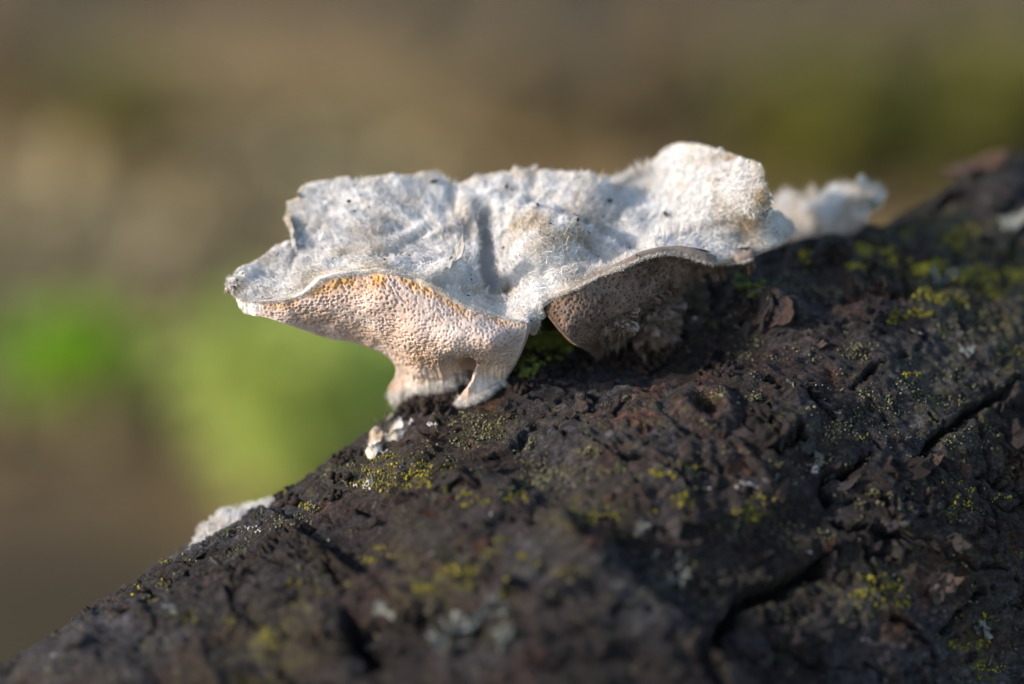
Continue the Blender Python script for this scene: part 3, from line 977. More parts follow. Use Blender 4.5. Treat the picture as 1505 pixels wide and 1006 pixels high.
# long strands lying matted over the felt
nS = 4000
i, j, sp0, sn0, sxy = scatter(nS, r1)
so = sp0 - cc
so -= sn0 * (so * sn0).sum(1)[:, None]
so /= np.linalg.norm(so, axis=1)[:, None]
sfl = np.stack([fbm(sp0 * 100 * 2.4, 2, 191), fbm(sp0 * 100 * 2.4, 2, 193), fbm(sp0 * 100 * 2.4, 2, 197)], 1)
sd = so * 0.7 + sfl * 1.3 + r1.normal(size=(nS, 3)) * 0.35
sd -= sn0 * ((sd * sn0).sum(1) - 0.05)[:, None]
sd /= np.linalg.norm(sd, axis=1)[:, None]
V4, F4, a4, s4_ = needles(sp0 + sn0 * 0.0003, sd, (0.0006 + 0.0009 * r1.rand(nS)) * smooth(0.02, 0.14, j / NV) * (1 - 0.8 * smooth(0.75, 1.0, j / NV)) * smooth(345, 470, sxy[:, 0]) * (1 - 0.7 * smooth(1060, 1130, sxy[:, 0])) + 0.0002, np.full(nS, 0.00006), tanm[i, j] * 0.5, 0.8, 39)
# longer single hairs that stand up along the back edge and the fold of the right lobe
ex = []
for (xa, ya, xb, yb, nn, Lh) in ((872, 275, 960, 248, 260, 0.0016), (960, 345, 1030, 335, 120, 0.0020), (640, 260, 670, 272, 70, 0.0010), (1085, 325, 1105, 335, 160, 0.0014), (440, 278, 640, 262, 240, 0.0007), (690, 262, 860, 256, 200, 0.0006)):
    tt = r1.rand(nn)
    xs, ys = xa + (xb - xa) * tt + r1.normal(size=nn) * 4, ya + (yb - ya) * tt + r1.normal(size=nn) * 4 + 4
    k2 = ((XY.reshape(-1, 2)[None, ::7] - np.stack([xs, ys], 1)[:, None]) ** 2).sum(-1).argmin(1) * 7
    ex.append((k2, np.full(nn, Lh)))
k2 = np.concatenate([e[0] for e in ex])
Lh = np.concatenate([e[1] for e in ex]) * (0.6 + 0.7 * r1.rand(len(k2)))
bp = C3.reshape(-1, 3)[k2]
dv3 = n_c.reshape(-1, 3)[k2] * 0.5 + np.array([0, 0.25, 0.9]) + r1.normal(size=bp.shape) * 0.3
dv3 /= np.linalg.norm(dv3, axis=1)[:, None]
V3, F3, a3, s3_ = needles(bp, dv3, Lh, np.full(len(bp), 0.00008), tanm.ravel()[k2], 0.3, 37)
VV = np.vstack([V1, V2, V3, V4]) - fun_base
o2, o3 = len(V1), len(V1) + len(V2)
o4 = o3 + len(V3)
FF = [F1[0], F1[1], F2[0] + o2, F2[1] + o2, F3[0] + o3, F3[1] + o3, F4[0] + o4, F4[1] + o4]
hair = obj('hair', make_mesh('hair', VV, FF, M_HAIR, False, {'tan': np.concatenate([a1, a2, a3, a4]), 'shade': np.concatenate([s1_, s2_ * 0.5 + 0.5, s3_, s4_ * 0.5 + 0.5])}), cap)
tag(hair, kind='stuff')


def pore_patch(name, G, depth, parent, base, ochre, smoothm, brown, pale, pit=0.027, size=0.043, thick=0.0014, dent=None):
    D = depth(G[..., 0], G[..., 1])
    Q = wpt(G[..., 0], G[..., 1], D)
    n = grid_normals(Q)
    if (n * (np.array([0, 0, CAMZ]) - Q)).sum(-1).mean() < 0:
        n = -n
    qc = Q * 100
    wv = np.stack([pn(qc * 1.5, 201), pn(qc * 1.5, 205), pn(qc * 1.5, 209)], -1) * 0.04
    f1, f2, rid = voro((qc + wv) / size, 0.85)
    ocm, smm, brm, pam = ochre(G), smoothm(G), brown(G), pale(G)
    uu_, vv_ = np.linspace(0, 1, G.shape[0])[:, None], np.linspace(0, 1, G.shape[1])[None, :]
    em = smooth(0.0, 0.04, vv_) * smooth(0.0, 0.015, uu_) * smooth(0.0, 0.015, 1 - uu_)
    amp = em * (1 - 0.92 * smm) * (0.65 + 0.5 * smooth(-0.4, 0.5, pn(qc * 1.6, 215)))
    h = em * (0.010 * fbm(qc * 4.5, 2, 223) + 0.004 * fbm(qc * 18, 2, 227)) + 0.045 * fbm(qc * 1.4, 2, 219)
    h += -pit * amp * (1 - smooth(0.12, 0.58, f1)) * (0.75 + 0.5 * rid)
    h += 0.020 * em * ocm * fbm(qc * 11, 3, 231)
    # drawn-out fibres where the pore layer runs down to the bark
    fx = G[..., 0] + 6 * pn(qc * 2.0, 235)
    h += smm * smooth(0.0, 0.04, vv_) * (0.030 * pn(np.stack([fx / 13, G[..., 1] / 60, np.zeros_like(fx)], -1), 241) + 0.016 * fbm(qc * 7, 3, 247) + 0.014 * pn(np.stack([fx / 3.2, G[..., 1] / 30, np.zeros_like(fx)], -1), 243))
    if dent is not None:
        h -= dent(G)
    Q0 = Q
    Q = Q + n * (h / 100)[..., None]
    V, F, src, _ = slab(Q, thick, 5, Q0)
    at = {'ochre': np.clip(ocm, 0, 1), 'smoothness': np.clip(smm, 0, 1), 'brown': np.clip(brm, 0, 1), 'pale': np.clip(pam, 0, 1)}
    o = obj(name, make_mesh(name, V - base, F, M_PORE, attrs={k_: v_.ravel()[src] for k_, v_ in at.items()}), parent)
    return o, Q, n


def gfun(*spots):
    def f(G):
        out = np.zeros(G.shape[:2])
        for (x, y, rx, ry, h) in spots:
            out = np.maximum(out, h * np.exp(-((G[..., 0] - x) / rx) ** 2 - ((G[..., 1] - y) / ry) ** 2))
        return out
    return f


def nz(G, s, seed):
    return fbm(np.stack([G[..., 0] / s, G[..., 1] / s, np.zeros(G.shape[:2])], -1), 3, seed)


# left flap: pale pinkish pore layer lit by the sun
LT = [(341, 428), (352, 440), (380, 445), (405, 443), (425, 440), (445, 433), (458, 422), (470, 412), (482, 407), (505, 402), (530, 399), (555, 397), (600, 406), (635, 421), (655, 433), (690, 453), (728, 467), (752, 472), (775, 474)]
LQ0 = [(341, 428), (352, 450), (364, 464), (384, 466), (420, 479), (470, 494), (520, 505), (556, 515), (574, 527), (584, 541), (582, 556), (572, 570), (570, 580), (580, 592)]
LQ1 = [(775, 474), (772, 497), (764, 520), (752, 543), (738, 560)]
LB = [(580, 592), (600, 589), (630, 578), (660, 566), (678, 557), (692, 556), (714, 562), (738, 560)]
GL = tfi(LT, LB, LQ0, LQ1, 620, 220)
ez = np.stack([GL[..., 0] / 9, GL[..., 1] / 9, np.zeros(GL.shape[:2])], -1)
vL = np.linspace(0, 1, 220)[None, :]
GL[..., 1] += np.exp(-((1 - vL) / 0.05) ** 2) * 5.0 * fbm(ez * 1.5, 4, 251, 0.65)
rim = [(x, y, CAPD(x, y - 4) - 0.05) for x, y in LT[::2]]
FD = TPS(rim + [(384, 466, kd_(29.6)), (470, 494, 29.35), (556, 515, 29.55), (584, 541, 29.75), (572, 570, log_depth(585, 600) - 0.05), (582, 592, log_depth(585, 600) - 0.02), (630, 578, log_depth(630, 582) - 0.05),
                (678, 556, log_depth(678, 570) - 0.10), (692, 556, log_depth(692, 575) + 0.05), (738, 560, log_depth(738, 562) - 0.05),
                (480, 450, 28.95), (555, 450, 28.72), (640, 470, 28.62), (720, 505, 28.58), (600, 500, 28.95), (660, 520, 28.85), (770, 500, 28.85), (420, 460, kd_(29.3))])


def l_ochre(G):
    v = vL * np.ones(G.shape[:2])
    a = 1.15 * np.exp(-((v - 0.055) / (0.06 + 0.02 * nz(G, 20, 261))) ** 2) * (0.5 + 0.5 * np.exp(-((G[..., 0] - 555) / 130) ** 2)) * smooth(-0.6, 0.3, nz(G, 22, 263))
    b = gfun((610, 528, 55, 14, 0.75), (690, 534, 30, 12, 0.9), (580, 530, 20, 12, 0.6), (575, 578, 14, 14, 0.7), (560, 495, 40, 16, 0.5), (640, 510, 60, 12, 0.45), (520, 430, 60, 14, 0.45), (440, 462, 40, 12, 0.4), (650, 465, 50, 14, 0.35), (360, 462, 8, 7, 0.6), (700, 460, 60, 10, 0.6))(G) * smooth(-0.45, 0.35, nz(G, 7, 267))
    return np.maximum(a, b) * 0.95


l_smooth = lambda G: np.clip(smooth(528, 552, G[..., 1] + 7 * nz(G, 12, 271) + 0.10 * (G[..., 0] - 640) * (G[..., 0] < 640)) + smooth(400, 372, G[..., 0]) * 0.9, 0, 1)
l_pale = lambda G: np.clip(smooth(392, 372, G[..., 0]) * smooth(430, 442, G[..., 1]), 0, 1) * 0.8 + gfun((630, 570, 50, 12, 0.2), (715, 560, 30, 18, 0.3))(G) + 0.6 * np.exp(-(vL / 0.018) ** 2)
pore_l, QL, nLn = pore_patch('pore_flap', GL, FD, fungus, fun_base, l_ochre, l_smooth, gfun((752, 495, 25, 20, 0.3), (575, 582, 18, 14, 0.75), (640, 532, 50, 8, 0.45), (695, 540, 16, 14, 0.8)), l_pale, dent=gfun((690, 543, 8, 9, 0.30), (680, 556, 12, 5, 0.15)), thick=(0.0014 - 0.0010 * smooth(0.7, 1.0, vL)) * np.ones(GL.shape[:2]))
pore_l['label'] = 'sunlit pale pinkish pore-covered flap with ochre upper edge'

# the second foot, a fan of fibres drawn down to the bark
GF = tfi([(703, 536), (725, 526), (757, 518)], [(672, 590), (690, 588), (712, 577), (739, 561)], [(703, 536), (696, 558), (672, 590)], [(757, 518), (752, 540), (739, 561)], 120, 110)
vF = np.linspace(0, 1, 110)[None, :]
ezf = np.stack([GF[..., 0] / 6, GF[..., 1] / 6, np.zeros(GF.shape[:2])], -1)
GF[..., 1] += np.exp(-((1 - vF) / 0.08) ** 2) * 3.0 * fbm(ezf * 1.6, 3, 257, 0.6)
fdp = lambda x, y, o_: (x, y, float(FD(x, y)) - o_)
FFD = TPS([fdp(703, 536, 0.0), fdp(730, 525, 0.005), fdp(757, 518, 0.0), fdp(715, 545, 0.05), fdp(740, 540, 0.04), (672, 590, log_depth(672, 591) - 0.06), (690, 588, log_depth(690, 590) - 0.06), (712, 577, log_depth(712, 579) - 0.06), (739, 561, log_depth(739, 563) - 0.05), (700, 565, log_depth(700, 585) - 0.12)])
foot, QF, nFn = pore_patch('foot', GF, FFD, fungus, fun_base, gfun((712, 545, 16, 10, 0.4)), lambda G: 0.35 + 0.65 * smooth(535, 556, G[..., 1]), gfun((0, 0, 1, 1, 0)), gfun((715, 565, 40, 22, 0.25)), thick=0.00045)

# right flap: the same layer, browner, with its shade darkened into the colour
RT = [(797, 441), (815, 437), (840, 428), (862, 417), (880, 408), (905, 398), (925, 390), (945, 382), (960, 378), (975, 375), (995, 375), (1015, 378), (1040, 384), (1065, 386), (1085, 382), (1105, 378)]
RQ0 = [(797, 441), (804, 456), (814, 470), (826, 486), (840, 501), (858, 513), (871, 521), (878, 528)]
RQ1 = [(1105, 378), (1105, 382), (1104, 387)]
RB = [(878, 528), (884, 526), (888, 512), (884, 498), (882, 486), (890, 476), (905, 466), (930, 456), (955, 444), (985, 428), (1015, 416), (1045, 402), (1080, 393), (1104, 387)]
GR = tfi(RT, RB, RQ0, RQ1, 400, 130)
vR = np.linspace(0, 1, 130)[None, :]
ez = np.stack([GR[..., 0] / 7, GR[..., 1] / 7, np.zeros(GR.shape[:2])], -1)
GR[..., 1] += np.exp(-((1 - vR) / 0.05) ** 2) * 3.0 * fbm(ez, 3, 281)
rimr = [(x, y, CAPD(x, y - 4) - 0.04) for x, y in RT[::2]]
RD = TPS(rimr + [(840, 501, 28.85), (878, 528, log_depth(878, 530) - 0.08), (884, 480, 28.95), (930, 456, 29.1), (1015, 416, 29.5), (1080, 392, 29.7), (850, 460, 28.75), (900, 430, 28.95), (960, 405, 29.2), (1030, 398, 29.55)])
r_ochre = lambda G: np.exp(-((vR - 0.03) / 0.08) ** 2) * 0.9 * smooth(-0.5, 0.3, nz(G, 16, 291)) + gfun((800, 452, 10, 16, 0.8))(G)
r_brown_shade = lambda G: np.clip(gfun((1015, 386, 60, 10, 0.85), (900, 470, 40, 30, 0.35), (804, 460, 12, 20, 0.8), (1000, 410, 60, 14, 0.45), (1100, 380, 60, 8, 0.8))(G) * smooth(-0.7, 0.2, nz(G, 10, 293)) + 0.88, 0, 1)
pore_r, QR, nRn = pore_patch('pore_flap', GR, RD, fungus, fun_base, r_ochre, gfun((870, 515, 14, 16, 0.9)), r_brown_shade, lambda G: 0.12 * np.exp(-(vR / 0.02) ** 2) * np.ones(G.shape[:2]), pit=0.036, size=0.044)
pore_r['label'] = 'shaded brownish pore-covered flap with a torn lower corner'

# ragged stubs below the right flap, reaching the bark
def stub(top, bottom, left, right, dd, brown, seed):
    G = tfi(top, bottom, left, right, 120, 90)
    z = np.stack([G[..., 0] / 8, G[..., 1] / 8, np.zeros(G.shape[:2]) + seed], -1)
    w = np.linspace(0, 1, 90)[None, :]
    G[..., 1] += np.exp(-((1 - w) / 0.12) ** 2) * 5 * fbm(z, 3, seed)
    G[..., 0] += 3.5 * fbm(z, 3, seed + 4)
    o, Q, n = pore_patch('stub', G, TPS(dd), fungus, fun_base, gfun((0, 0, 1, 1, 0)), lambda G: 0.55 * np.ones(G.shape[:2]), lambda G: np.clip(brown + 0.3 * nz(G, 12, seed + 9), 0, 1), gfun((0, 0, 1, 1, 0)), pit=0.07, size=0.13, thick=0.0016, dent=lambda G: 0.10 * nz(G, 16, seed + 11) + 0.05 * nz(G, 5, seed + 15))
    o['label'] = 'ragged brown torn stub under the shaded flap'
    return o, Q, n


stubs = [stub([(905, 464), (920, 458), (940, 450)], [(888, 516), (905, 517), (922, 508)], [(905, 464), (896, 490), (888, 516)], [(940, 450), (930, 480), (922, 508)],
              [(905, 464, 29.15), (940, 450, 29.2), (888, 516, log_depth(888, 520)), (922, 508, log_depth(922, 515)), (915, 485, 29.12)], 0.35, 301),
         stub([(935, 452), (965, 438), (1004, 422)], [(935, 520), (960, 522), (992, 500)], [(935, 452), (938, 490), (935, 520)], [(1004, 422), (996, 460), (992, 500)],
              [(935, 452, 29.5), (1004, 422, 29.75), (935, 520, log_depth(935, 524)), (992, 500, log_depth(992, 505)), (965, 475, 29.45)], 0.8, 321)]
# core below the bowl that ties the cap to the log (mostly hidden)
cu, cv = np.meshgrid(np.linspace(0, 2 * math.pi, 61)[:-1], np.linspace(0, 1, 24), indexing='ij')
pa, pb = np.array(wpt(790, 478, 29.75)), np.array(wpt(800, 545, log_depth(800, 545) + 1.2))
ctr = pa[None, None] * (1 - cv[..., None]) + pb[None, None] * cv[..., None]
rx = 0.0062 * (1 + 0.5 * np.abs(cv - 0.4))
cd = np.stack([np.cos(cu) * 1.1, np.sin(cu) * 0.9, 0 * cu], -1)
core = ctr + cd * rx[..., None] + np.array([0.0, 0.004, 0.0])
cq = core * 100
core = core + cd * (0.0012 * fbm(cq * 2.0, 3, 331) + 0.0006 * fbm(cq * 8, 2, 335))[..., None]
fcore = np.concatenate([grid_faces(60, 24), np.stack([59 * 24 + np.arange(23), np.arange(23), np.arange(23) + 1, 59 * 24 + np.arange(23) + 1], -1)])
z1 = np.zeros(core.size // 3)
core_o = obj('core', make_mesh('core', core.reshape(-1, 3) - fun_base, fcore, M_MOSS, attrs={'ochre': z1, 'smoothness': z1 + 0.4, 'brown': z1 + 0.9, 'pale': z1}), fungus)


def fuzz(Q, n, count, length, parent, base, sel, seed, tanv=0.3, down=0.4, mat=None):
    r = np.random.RandomState(seed)
    ids = np.nonzero(sel.ravel())[0]
    ids = ids[r.randint(len(ids), size=count)]
    b = Q.reshape(-1, 3)[ids]
    d = n.reshape(-1, 3)[ids] * 0.5 + np.array([0, 0, -down]) + r.normal(size=b.shape) * 0.45
    d /= np.linalg.norm(d, axis=1)[:, None]
    V, F, a, sh = needles(b, d, length * (0.4 + 0.9 * r.rand(count)), np.full(count, 0.00006), np.full(count, tanv) * (0.5 + r.rand(count)), 0.7, seed)
    o = obj('fringe', make_mesh('fringe', V - base, F, mat or M_HAIR, False, {'tan': np.clip(a, 0, 1), 'shade': sh}), parent)
    return tag(o, kind='stuff')


fuzz(QF, nFn, 2200, 0.0009, foot, fun_base, (vF > 0.9) * np.ones(GF.shape[:2], bool), 409, 0.1)
fuzz(QL, nLn, 4200, 0.0010, pore_l, fun_base, (vL > 0.94) & (GL[..., 0] > 560), 401, 0.15)
fuzz(QL, nLn, 2600, 0.0005, pore_l, fun_base, (vL < 0.02) * np.ones(GL.shape[:2], bool), 403, 0.2, -0.4)
fuzz(QR, nRn, 1400, 0.0009, pore_r, fun_base, (vR > 0.96) * np.ones(GR.shape[:2], bool), 405, 0.7, 0.4, M_HAIRB)
fuzz(QR, nRn, 2600, 0.0005, pore_r, fun_base, (vR < 0.025) * np.ones(GR.shape[:2], bool), 407, 0.3, -0.5)
for k_, (o, Q, n) in enumerate(stubs):
    fuzz(Q, n, 1800, 0.0007, o, fun_base, np.ones(Q.shape[:2], bool), 411 + k_, 0.9, 0.3, M_HAIRB)


def speck_mesh(name, centers, sizes, mat, base, seed, normals=None, flat=0.6):
    """many tiny angular grains in one mesh"""
    r = np.random.RandomState(seed)
    ico = np.array([(0, 0, 1), (0.9, 0, 0.2), (0.28, 0.85, 0.25), (-0.72, 0.53, 0.2), (-0.72, -0.53, 0.25), (0.28, -0.85, 0.2), (0, 0, -0.7)])
    fc = np.array([(0, 1, 2), (0, 2, 3), (0, 3, 4), (0, 4, 5), (0, 5, 1), (6, 2, 1), (6, 3, 2), (6, 4, 3), (6, 5, 4), (6, 1, 5)])
    n = len(centers)
    A = r.normal(size=(n, 3, 3))
    Qm, _ = np.linalg.qr(A)
    S = sizes[:, None] * (0.6 + 0.8 * r.rand(n, 3)) * np.array([1, 1, flat])
    V = np.einsum('nij,nkj->nki', Qm, ico[None] * S[:, None] * (0.8 + 0.4 * r.rand(n, 7, 1))) + centers[:, None]
    F = (fc[None] + np.arange(n)[:, None, None] * 7).reshape(-1, 3)
    return make_mesh(name, V.reshape(-1, 3) - base, F, mat, True)


# dark specks of dirt caught in the felt
ids = r1.randint(NU * NV, size=420)
pp = C3.reshape(-1, 3)[ids] + n_c.reshape(-1, 3)[ids] * 0.0006
sp = obj('speck', speck_mesh('speck', pp, 0.00005 + 0.00014 * r1.rand(420) ** 2.5, M_DARK, fun_base, 5), cap)
tag(sp, kind='stuff')
ids = r1.randint(620 * 220, size=70)
sp = obj('speck', speck_mesh('speck', QL.reshape(-1, 3)[ids], 0.00004 + 0.00012 * r1.rand(70) ** 2, M_DARK, fun_base, 6), pore_l)
tag(sp, kind='stuff')


def surf_at(xs, ys, lift):
    flat = XY.reshape(-1, 2)
    k2 = [((flat - np.array([a, b])) ** 2).sum(1).argmin() for a, b in zip(xs, ys)]
    return C3.reshape(-1, 3)[k2] + n_c.reshape(-1, 3)[k2] * lift


for (x, y, s, lab) in ((788, 309, 0.00026, 'dark brown seed-like grain lying on the white dome of the cap'), (837, 340, 0.00024, 'small dark grain on the right slope of the white dome'),
                       (516, 297, 0.00020, 'tiny black crumb on the left back lobe of the fungus'), (744, 276, 0.00028, 'reddish dark crumb near the back rim of the cap'),
                       (980, 318, 0.00030, 'brown crumb in the hairs of the sunlit right lobe'), (895, 298, 0.00030, 'brown fleck on the upright right lobe beside the hairy notch'), (638, 275, 0.00042, 'brown bark crumb stuck behind the middle back rim')):
    c_ = surf_at([x], [y], 0.0006)
    o = obj('crumb', speck_mesh('crumb', np.zeros((1, 3)), np.array([s * 1.5]), M_DARK, np.zeros(3), int(x)), None, tuple(c_[0]))
    tag(o, lab, 'crumb', 'dark crumbs caught in the white felt')

# ------------------------------------------------------------------ two lesser fungi on the same log
def small_fungus(label, top, bottom, left, right, dd, base_px, nu, nv, nhair, hl, tanv, seed, lump=0.05):
    b = np.array(on_log(*base_px, BV)[0])
    root = empty('bracket_fungus', tuple(b), label, 'fungus')
    G = tfi(top, bottom, left, right, nu, nv)
    z = np.stack([G[..., 0] / 10, G[..., 1] / 10, np.zeros(G.shape[:2]) + seed], -1)
    w = np.linspace(0, 1, nv)[None, :]
    G[..., 1] += (np.exp(-(w / 0.1) ** 2)) * 3.0 * fbm(z, 3, seed)
    D = TPS(dd)(G[..., 0], G[..., 1])
    Q0 = wpt(G[..., 0], G[..., 1], D)
    n = grid_normals(Q0)
    if (n * (np.array([0, 0, CAMZ]) - Q0)).sum(-1).mean() < 0:
        n = -n
    qc = Q0 * 100
    Q = Q0 + n * ((lump * fbm(qc * 3.6, 3, seed) + 0.02 * fbm(qc * 10, 3, seed + 3)) / 100)[..., None]
    V, F, src, _ = slab(Q, 0.0025, 5, Q0)
    t = np.clip(tanv * smooth(-0.3, 0.5, fbm(qc * 3, 2, seed + 7)) + 0.5 * w ** 6, 0, 1)
    rm = 0.8 * np.exp(-(w / 0.06) ** 2) * np.ones(G.shape[:2])
    c_ = obj('cap', make_mesh('cap', V - b, F, M_CAP, attrs={'tan': t.ravel()[src], 'rim': rm.ravel()[src]}), root)
    r = np.random.RandomState(seed)
    ids = r.randint(nu * nv, size=nhair)
    bp = Q.reshape(-1, 3)[ids]
    d = n.reshape(-1, 3)[ids] * 0.6 + np.array([0, 0, 0.5]) + r.normal(size=bp.shape) * 0.4
    d /= np.linalg.norm(d, axis=1)[:, None]
    Vh, Fh, a, sh = needles(bp, d, hl * (0.4 + 0.9 * r.rand(nhair)), np.full(nhair, 0.00008), t.ravel()[ids] * 0.8, 0.6, seed)
    h = obj('hair', make_mesh('hair', Vh - b, Fh, M_HAIR, False, {'tan': a, 'shade': sh}), c_)
    tag(h, kind='stuff')
    return root


LD = log_depth
small_fungus('small shaggy cream-white bracket fungus behind the large one, further along the log',
             [(1128, 312), (1140, 299), (1160, 293), (1180, 298), (1195, 291), (1212, 288), (1232, 281), (1254, 284), (1272, 277), (1291, 277)],
             [(1140, 358), (1165, 360), (1190, 358), (1215, 354), (1240, 346), (1258, 336)],
             [(1128, 312), (1126, 335), (1140, 358)], [(1291, 277), (1287, 298), (1270, 309), (1266, 322), (1258, 336)],
             [(1128, 312, 32.2), (1180, 298, 31.8), (1232, 281, 31.4), (1291, 277, 31.2), (1165, 360, 31.3), (1215, 354, 31.0), (1258, 336, 31.1), (1180, 330, 31.4), (1230, 320, 31.0), (1262, 305, 31.2)],
             (1200, 362), 150, 70, 9000, 0.0015, 0.55, 501, 0.3)
small_fungus('thin pale grey-white fungus edge peeping over the lower left edge of the log',
             [(284, 800), (292, 782), (310, 766), (325, 754), (350, 748), (375, 741), (400, 733)],
             [(284, 822), (320, 806), (360, 780), (405, 752)],
             [(284, 800), (282, 810), (284, 822)], [(400, 733), (404, 742), (405, 752)],
             [(284, 800, 29.6), (325, 756, 29.9), (375, 741, 30.1), (400, 733, 30.2), (320, 806, 29.25), (360, 780, 29.5), (405, 752, 29.7)],
             (345, 790), 110, 50, 5000, 0.0007, 0.1, 521)
small_fungus('tiny curled pinkish fungus scrap on the log edge left of the big foot',
             [(541, 648), (544, 636), (548, 627), (556, 626), (561, 630)], [(543, 658), (550, 654), (556, 648), (562, 644)],
             [(541, 648), (541, 653), (543, 658)], [(561, 630), (563, 637), (562, 644)],
             [(541, 648, 29.7), (548, 627, 29.75), (561, 630, 29.8), (543, 658, LD(560, 662)), (562, 644, LD(572, 650)), (552, 640, 29.5)], (560, 655), 50, 40, 350, 0.0003, 1.0, 541, 0.05)
small_fungus('tiny pale fungus scrap tucked against the big fungus foot on the log edge',
             [(562, 632), (570, 624), (578, 620), (588, 618)], [(564, 642), (572, 636), (582, 630), (592, 626)],
             [(562, 632), (562, 637), (564, 642)], [(588, 618), (592, 622), (592, 626)],
             [(562, 632, 29.75), (578, 620, 29.8), (588, 618, 29.8), (564, 642, LD(580, 640)), (592, 626, LD(600, 630)), (576, 630, 29.55)], (590, 634), 50, 30, 350, 0.0003, 0.9, 561, 0.05)

# ------------------------------------------------------------------ loose scales of bark, lichens, moss and grit on the log
def flake_mesh(name, seed, mat, curl=0.25, lobes=0.25):
    """thin curled chip about one unit long with a ragged outline and a thickness"""
    r = np.random.RandomState(seed)
    n = 14
    a = np.linspace(0, 2 * math.pi, n, endpoint=False)
    rad = 0.5 * (1 + lobes * r.normal(size=n))
    ell = 0.45 + 0.35 * r.rand()
    o = np.stack([np.cos(a) * rad, np.sin(a) * rad * ell, 0 * a], -1)
    m = o * 0.55
    for q_ in (o, m):
        q_[:, 2] = curl * (q_[:, 0] + 0.3) * np.abs(q_[:, 0] + 0.3) * 1.4 + 0.06 * r.normal(size=n) + 0.2 * curl * (q_[:, 1] * 2) ** 2
    c = np.array([[0, 0, curl * 0.1]])
    top = np.vstack([o, m, c])
    bot = o - np.array([0, 0, 0.10])
    V = np.vstack([top, bot])
    k1 = np.arange(n)
    k2 = (k1 + 1) % n
    F = [np.stack([k1, k2, n + k2, n + k1], -1), np.stack([2 * n + 1 + k1, 2 * n + 1 + k2, k2, k1], -1)]
    T = np.stack([n + k1, n + k2, np.full(n, 2 * n)], -1)
    return make_mesh(name, V, F + [T], mat, False)


FM = [flake_mesh('bark_flake', 600 + s, M_FLAKE, 0.05 + 0.35 * (s % 5) / 4) for s in range(12)]
LM = [flake_mesh('lichen_lobe', 640 + s, M_GRY, 0.15 + 0.3 * (s % 4) / 3, 0.4) for s in range(10)]
LOGV = Vector(LOGO)
# a curled shred of the cap standing in the hollow behind the sunlit flap
cs_ = surf_at([657], [402], 0.0005)[0]
shred = obj('curled_shred', flake_mesh('curled_shred', 671, M_CAP, 0.9, 0.2), fungus)
shred.location = tuple(cs_ - fun_base)
shred.scale = (0.0034, 0.0030, 0.0030)
shred.rotation_euler = (0.5, -0.5, 0.4)
AXW = Vector(T_[nL // 2])


def lay(name, me, px, py, size, tilt=0.2, sink=0.0, rs=random, along=True):
    p, n = hit(BV, px, py)
    if p is None:
        return None
    if n.dot(CAMP - p) < 0:
        n = -n
    o = bpy.data.objects.new(name, me)
    COL.objects.link(o)
    o.parent = log
    t = AXW - n * AXW.dot(n)
    t.normalize()
    b = n.cross(t)
    M = Matrix((t, b, n)).transposed().to_4x4()
    ang_ = rs.gauss(0, 0.5) if along else rs.uniform(0, 6.28)
    if rs.random() < 0.5:
        ang_ += math.pi
    Rm = Matrix.Rotation(ang_, 4, 'Z') @ Matrix.Rotation(rs.gauss(0, tilt), 4, 'Y') @ Matrix.Rotation(rs.gauss(0, tilt), 4, 'X')
    S = Matrix.Diagonal((size, size * rs.uniform(0.6, 1.1), size * rs.uniform(0.6, 1.2), 1))
    o.matrix_world = Matrix.Translation(p + n * (size * (0.05 - sink))) @ M @ Rm @ S
    o.matrix_parent_inverse = Matrix.Identity(4)
    mw = o.matrix_world.copy()
    mw.translation -= LOGV
    o.matrix_basis = mw
    return o


def edge_y(x):
    return np.interp(x, SIL[:, 0], SIL[:, 1])


rs = random.Random(77)
cnt = 0
while cnt < 230:
    x, y = rs.uniform(10, 1500), rs.uniform(230, 1000)
    if y < edge_y(x) + 12:
        continue
    s = rs.choice([0.0010, 0.0013, 0.0016, 0.0020, 0.0026, 0.0034]) * rs.uniform(0.8, 1.2)
    if lay('bark_flake', rs.choice(FM), x, y, s, 0.22, 0.02, rs):
        cnt += 1
# bigger lifted scales where the photograph shows them
for (x, y, s) in ((1125, 455, .0060), (1150, 462, .0045), (1108, 470, .0040), (1218, 372, .0058), (1240, 380, .004), (1345, 375, .005), (850, 782, .0055), (880, 790, .004), (1300, 430, .005), (1285, 455, .004),
                  (1330, 690, .004), (1150, 640, .004), (1090, 690, .004), (1320, 760, .005), (1370, 800, .005), (1400, 800, .004), (690, 700, .0035), (720, 690, .003), (640, 690, .003), (760, 600, .003),
                  (655, 575, .0030), (640, 585, .0028), (615, 590, .0030), (668, 578, .0024), (600, 598, .0022), (1440, 250, .007), (1455, 240, .006), (1390, 300, .005), (1480, 600, .004), (1490, 640, .005), (900, 600, .003), (860, 590, .003), (990, 780, .005), (960, 800, .005), (1040, 760, .004)):
    lay('bark_flake', rs.choice(FM), x, y, s, 0.35, 0.0, rs)
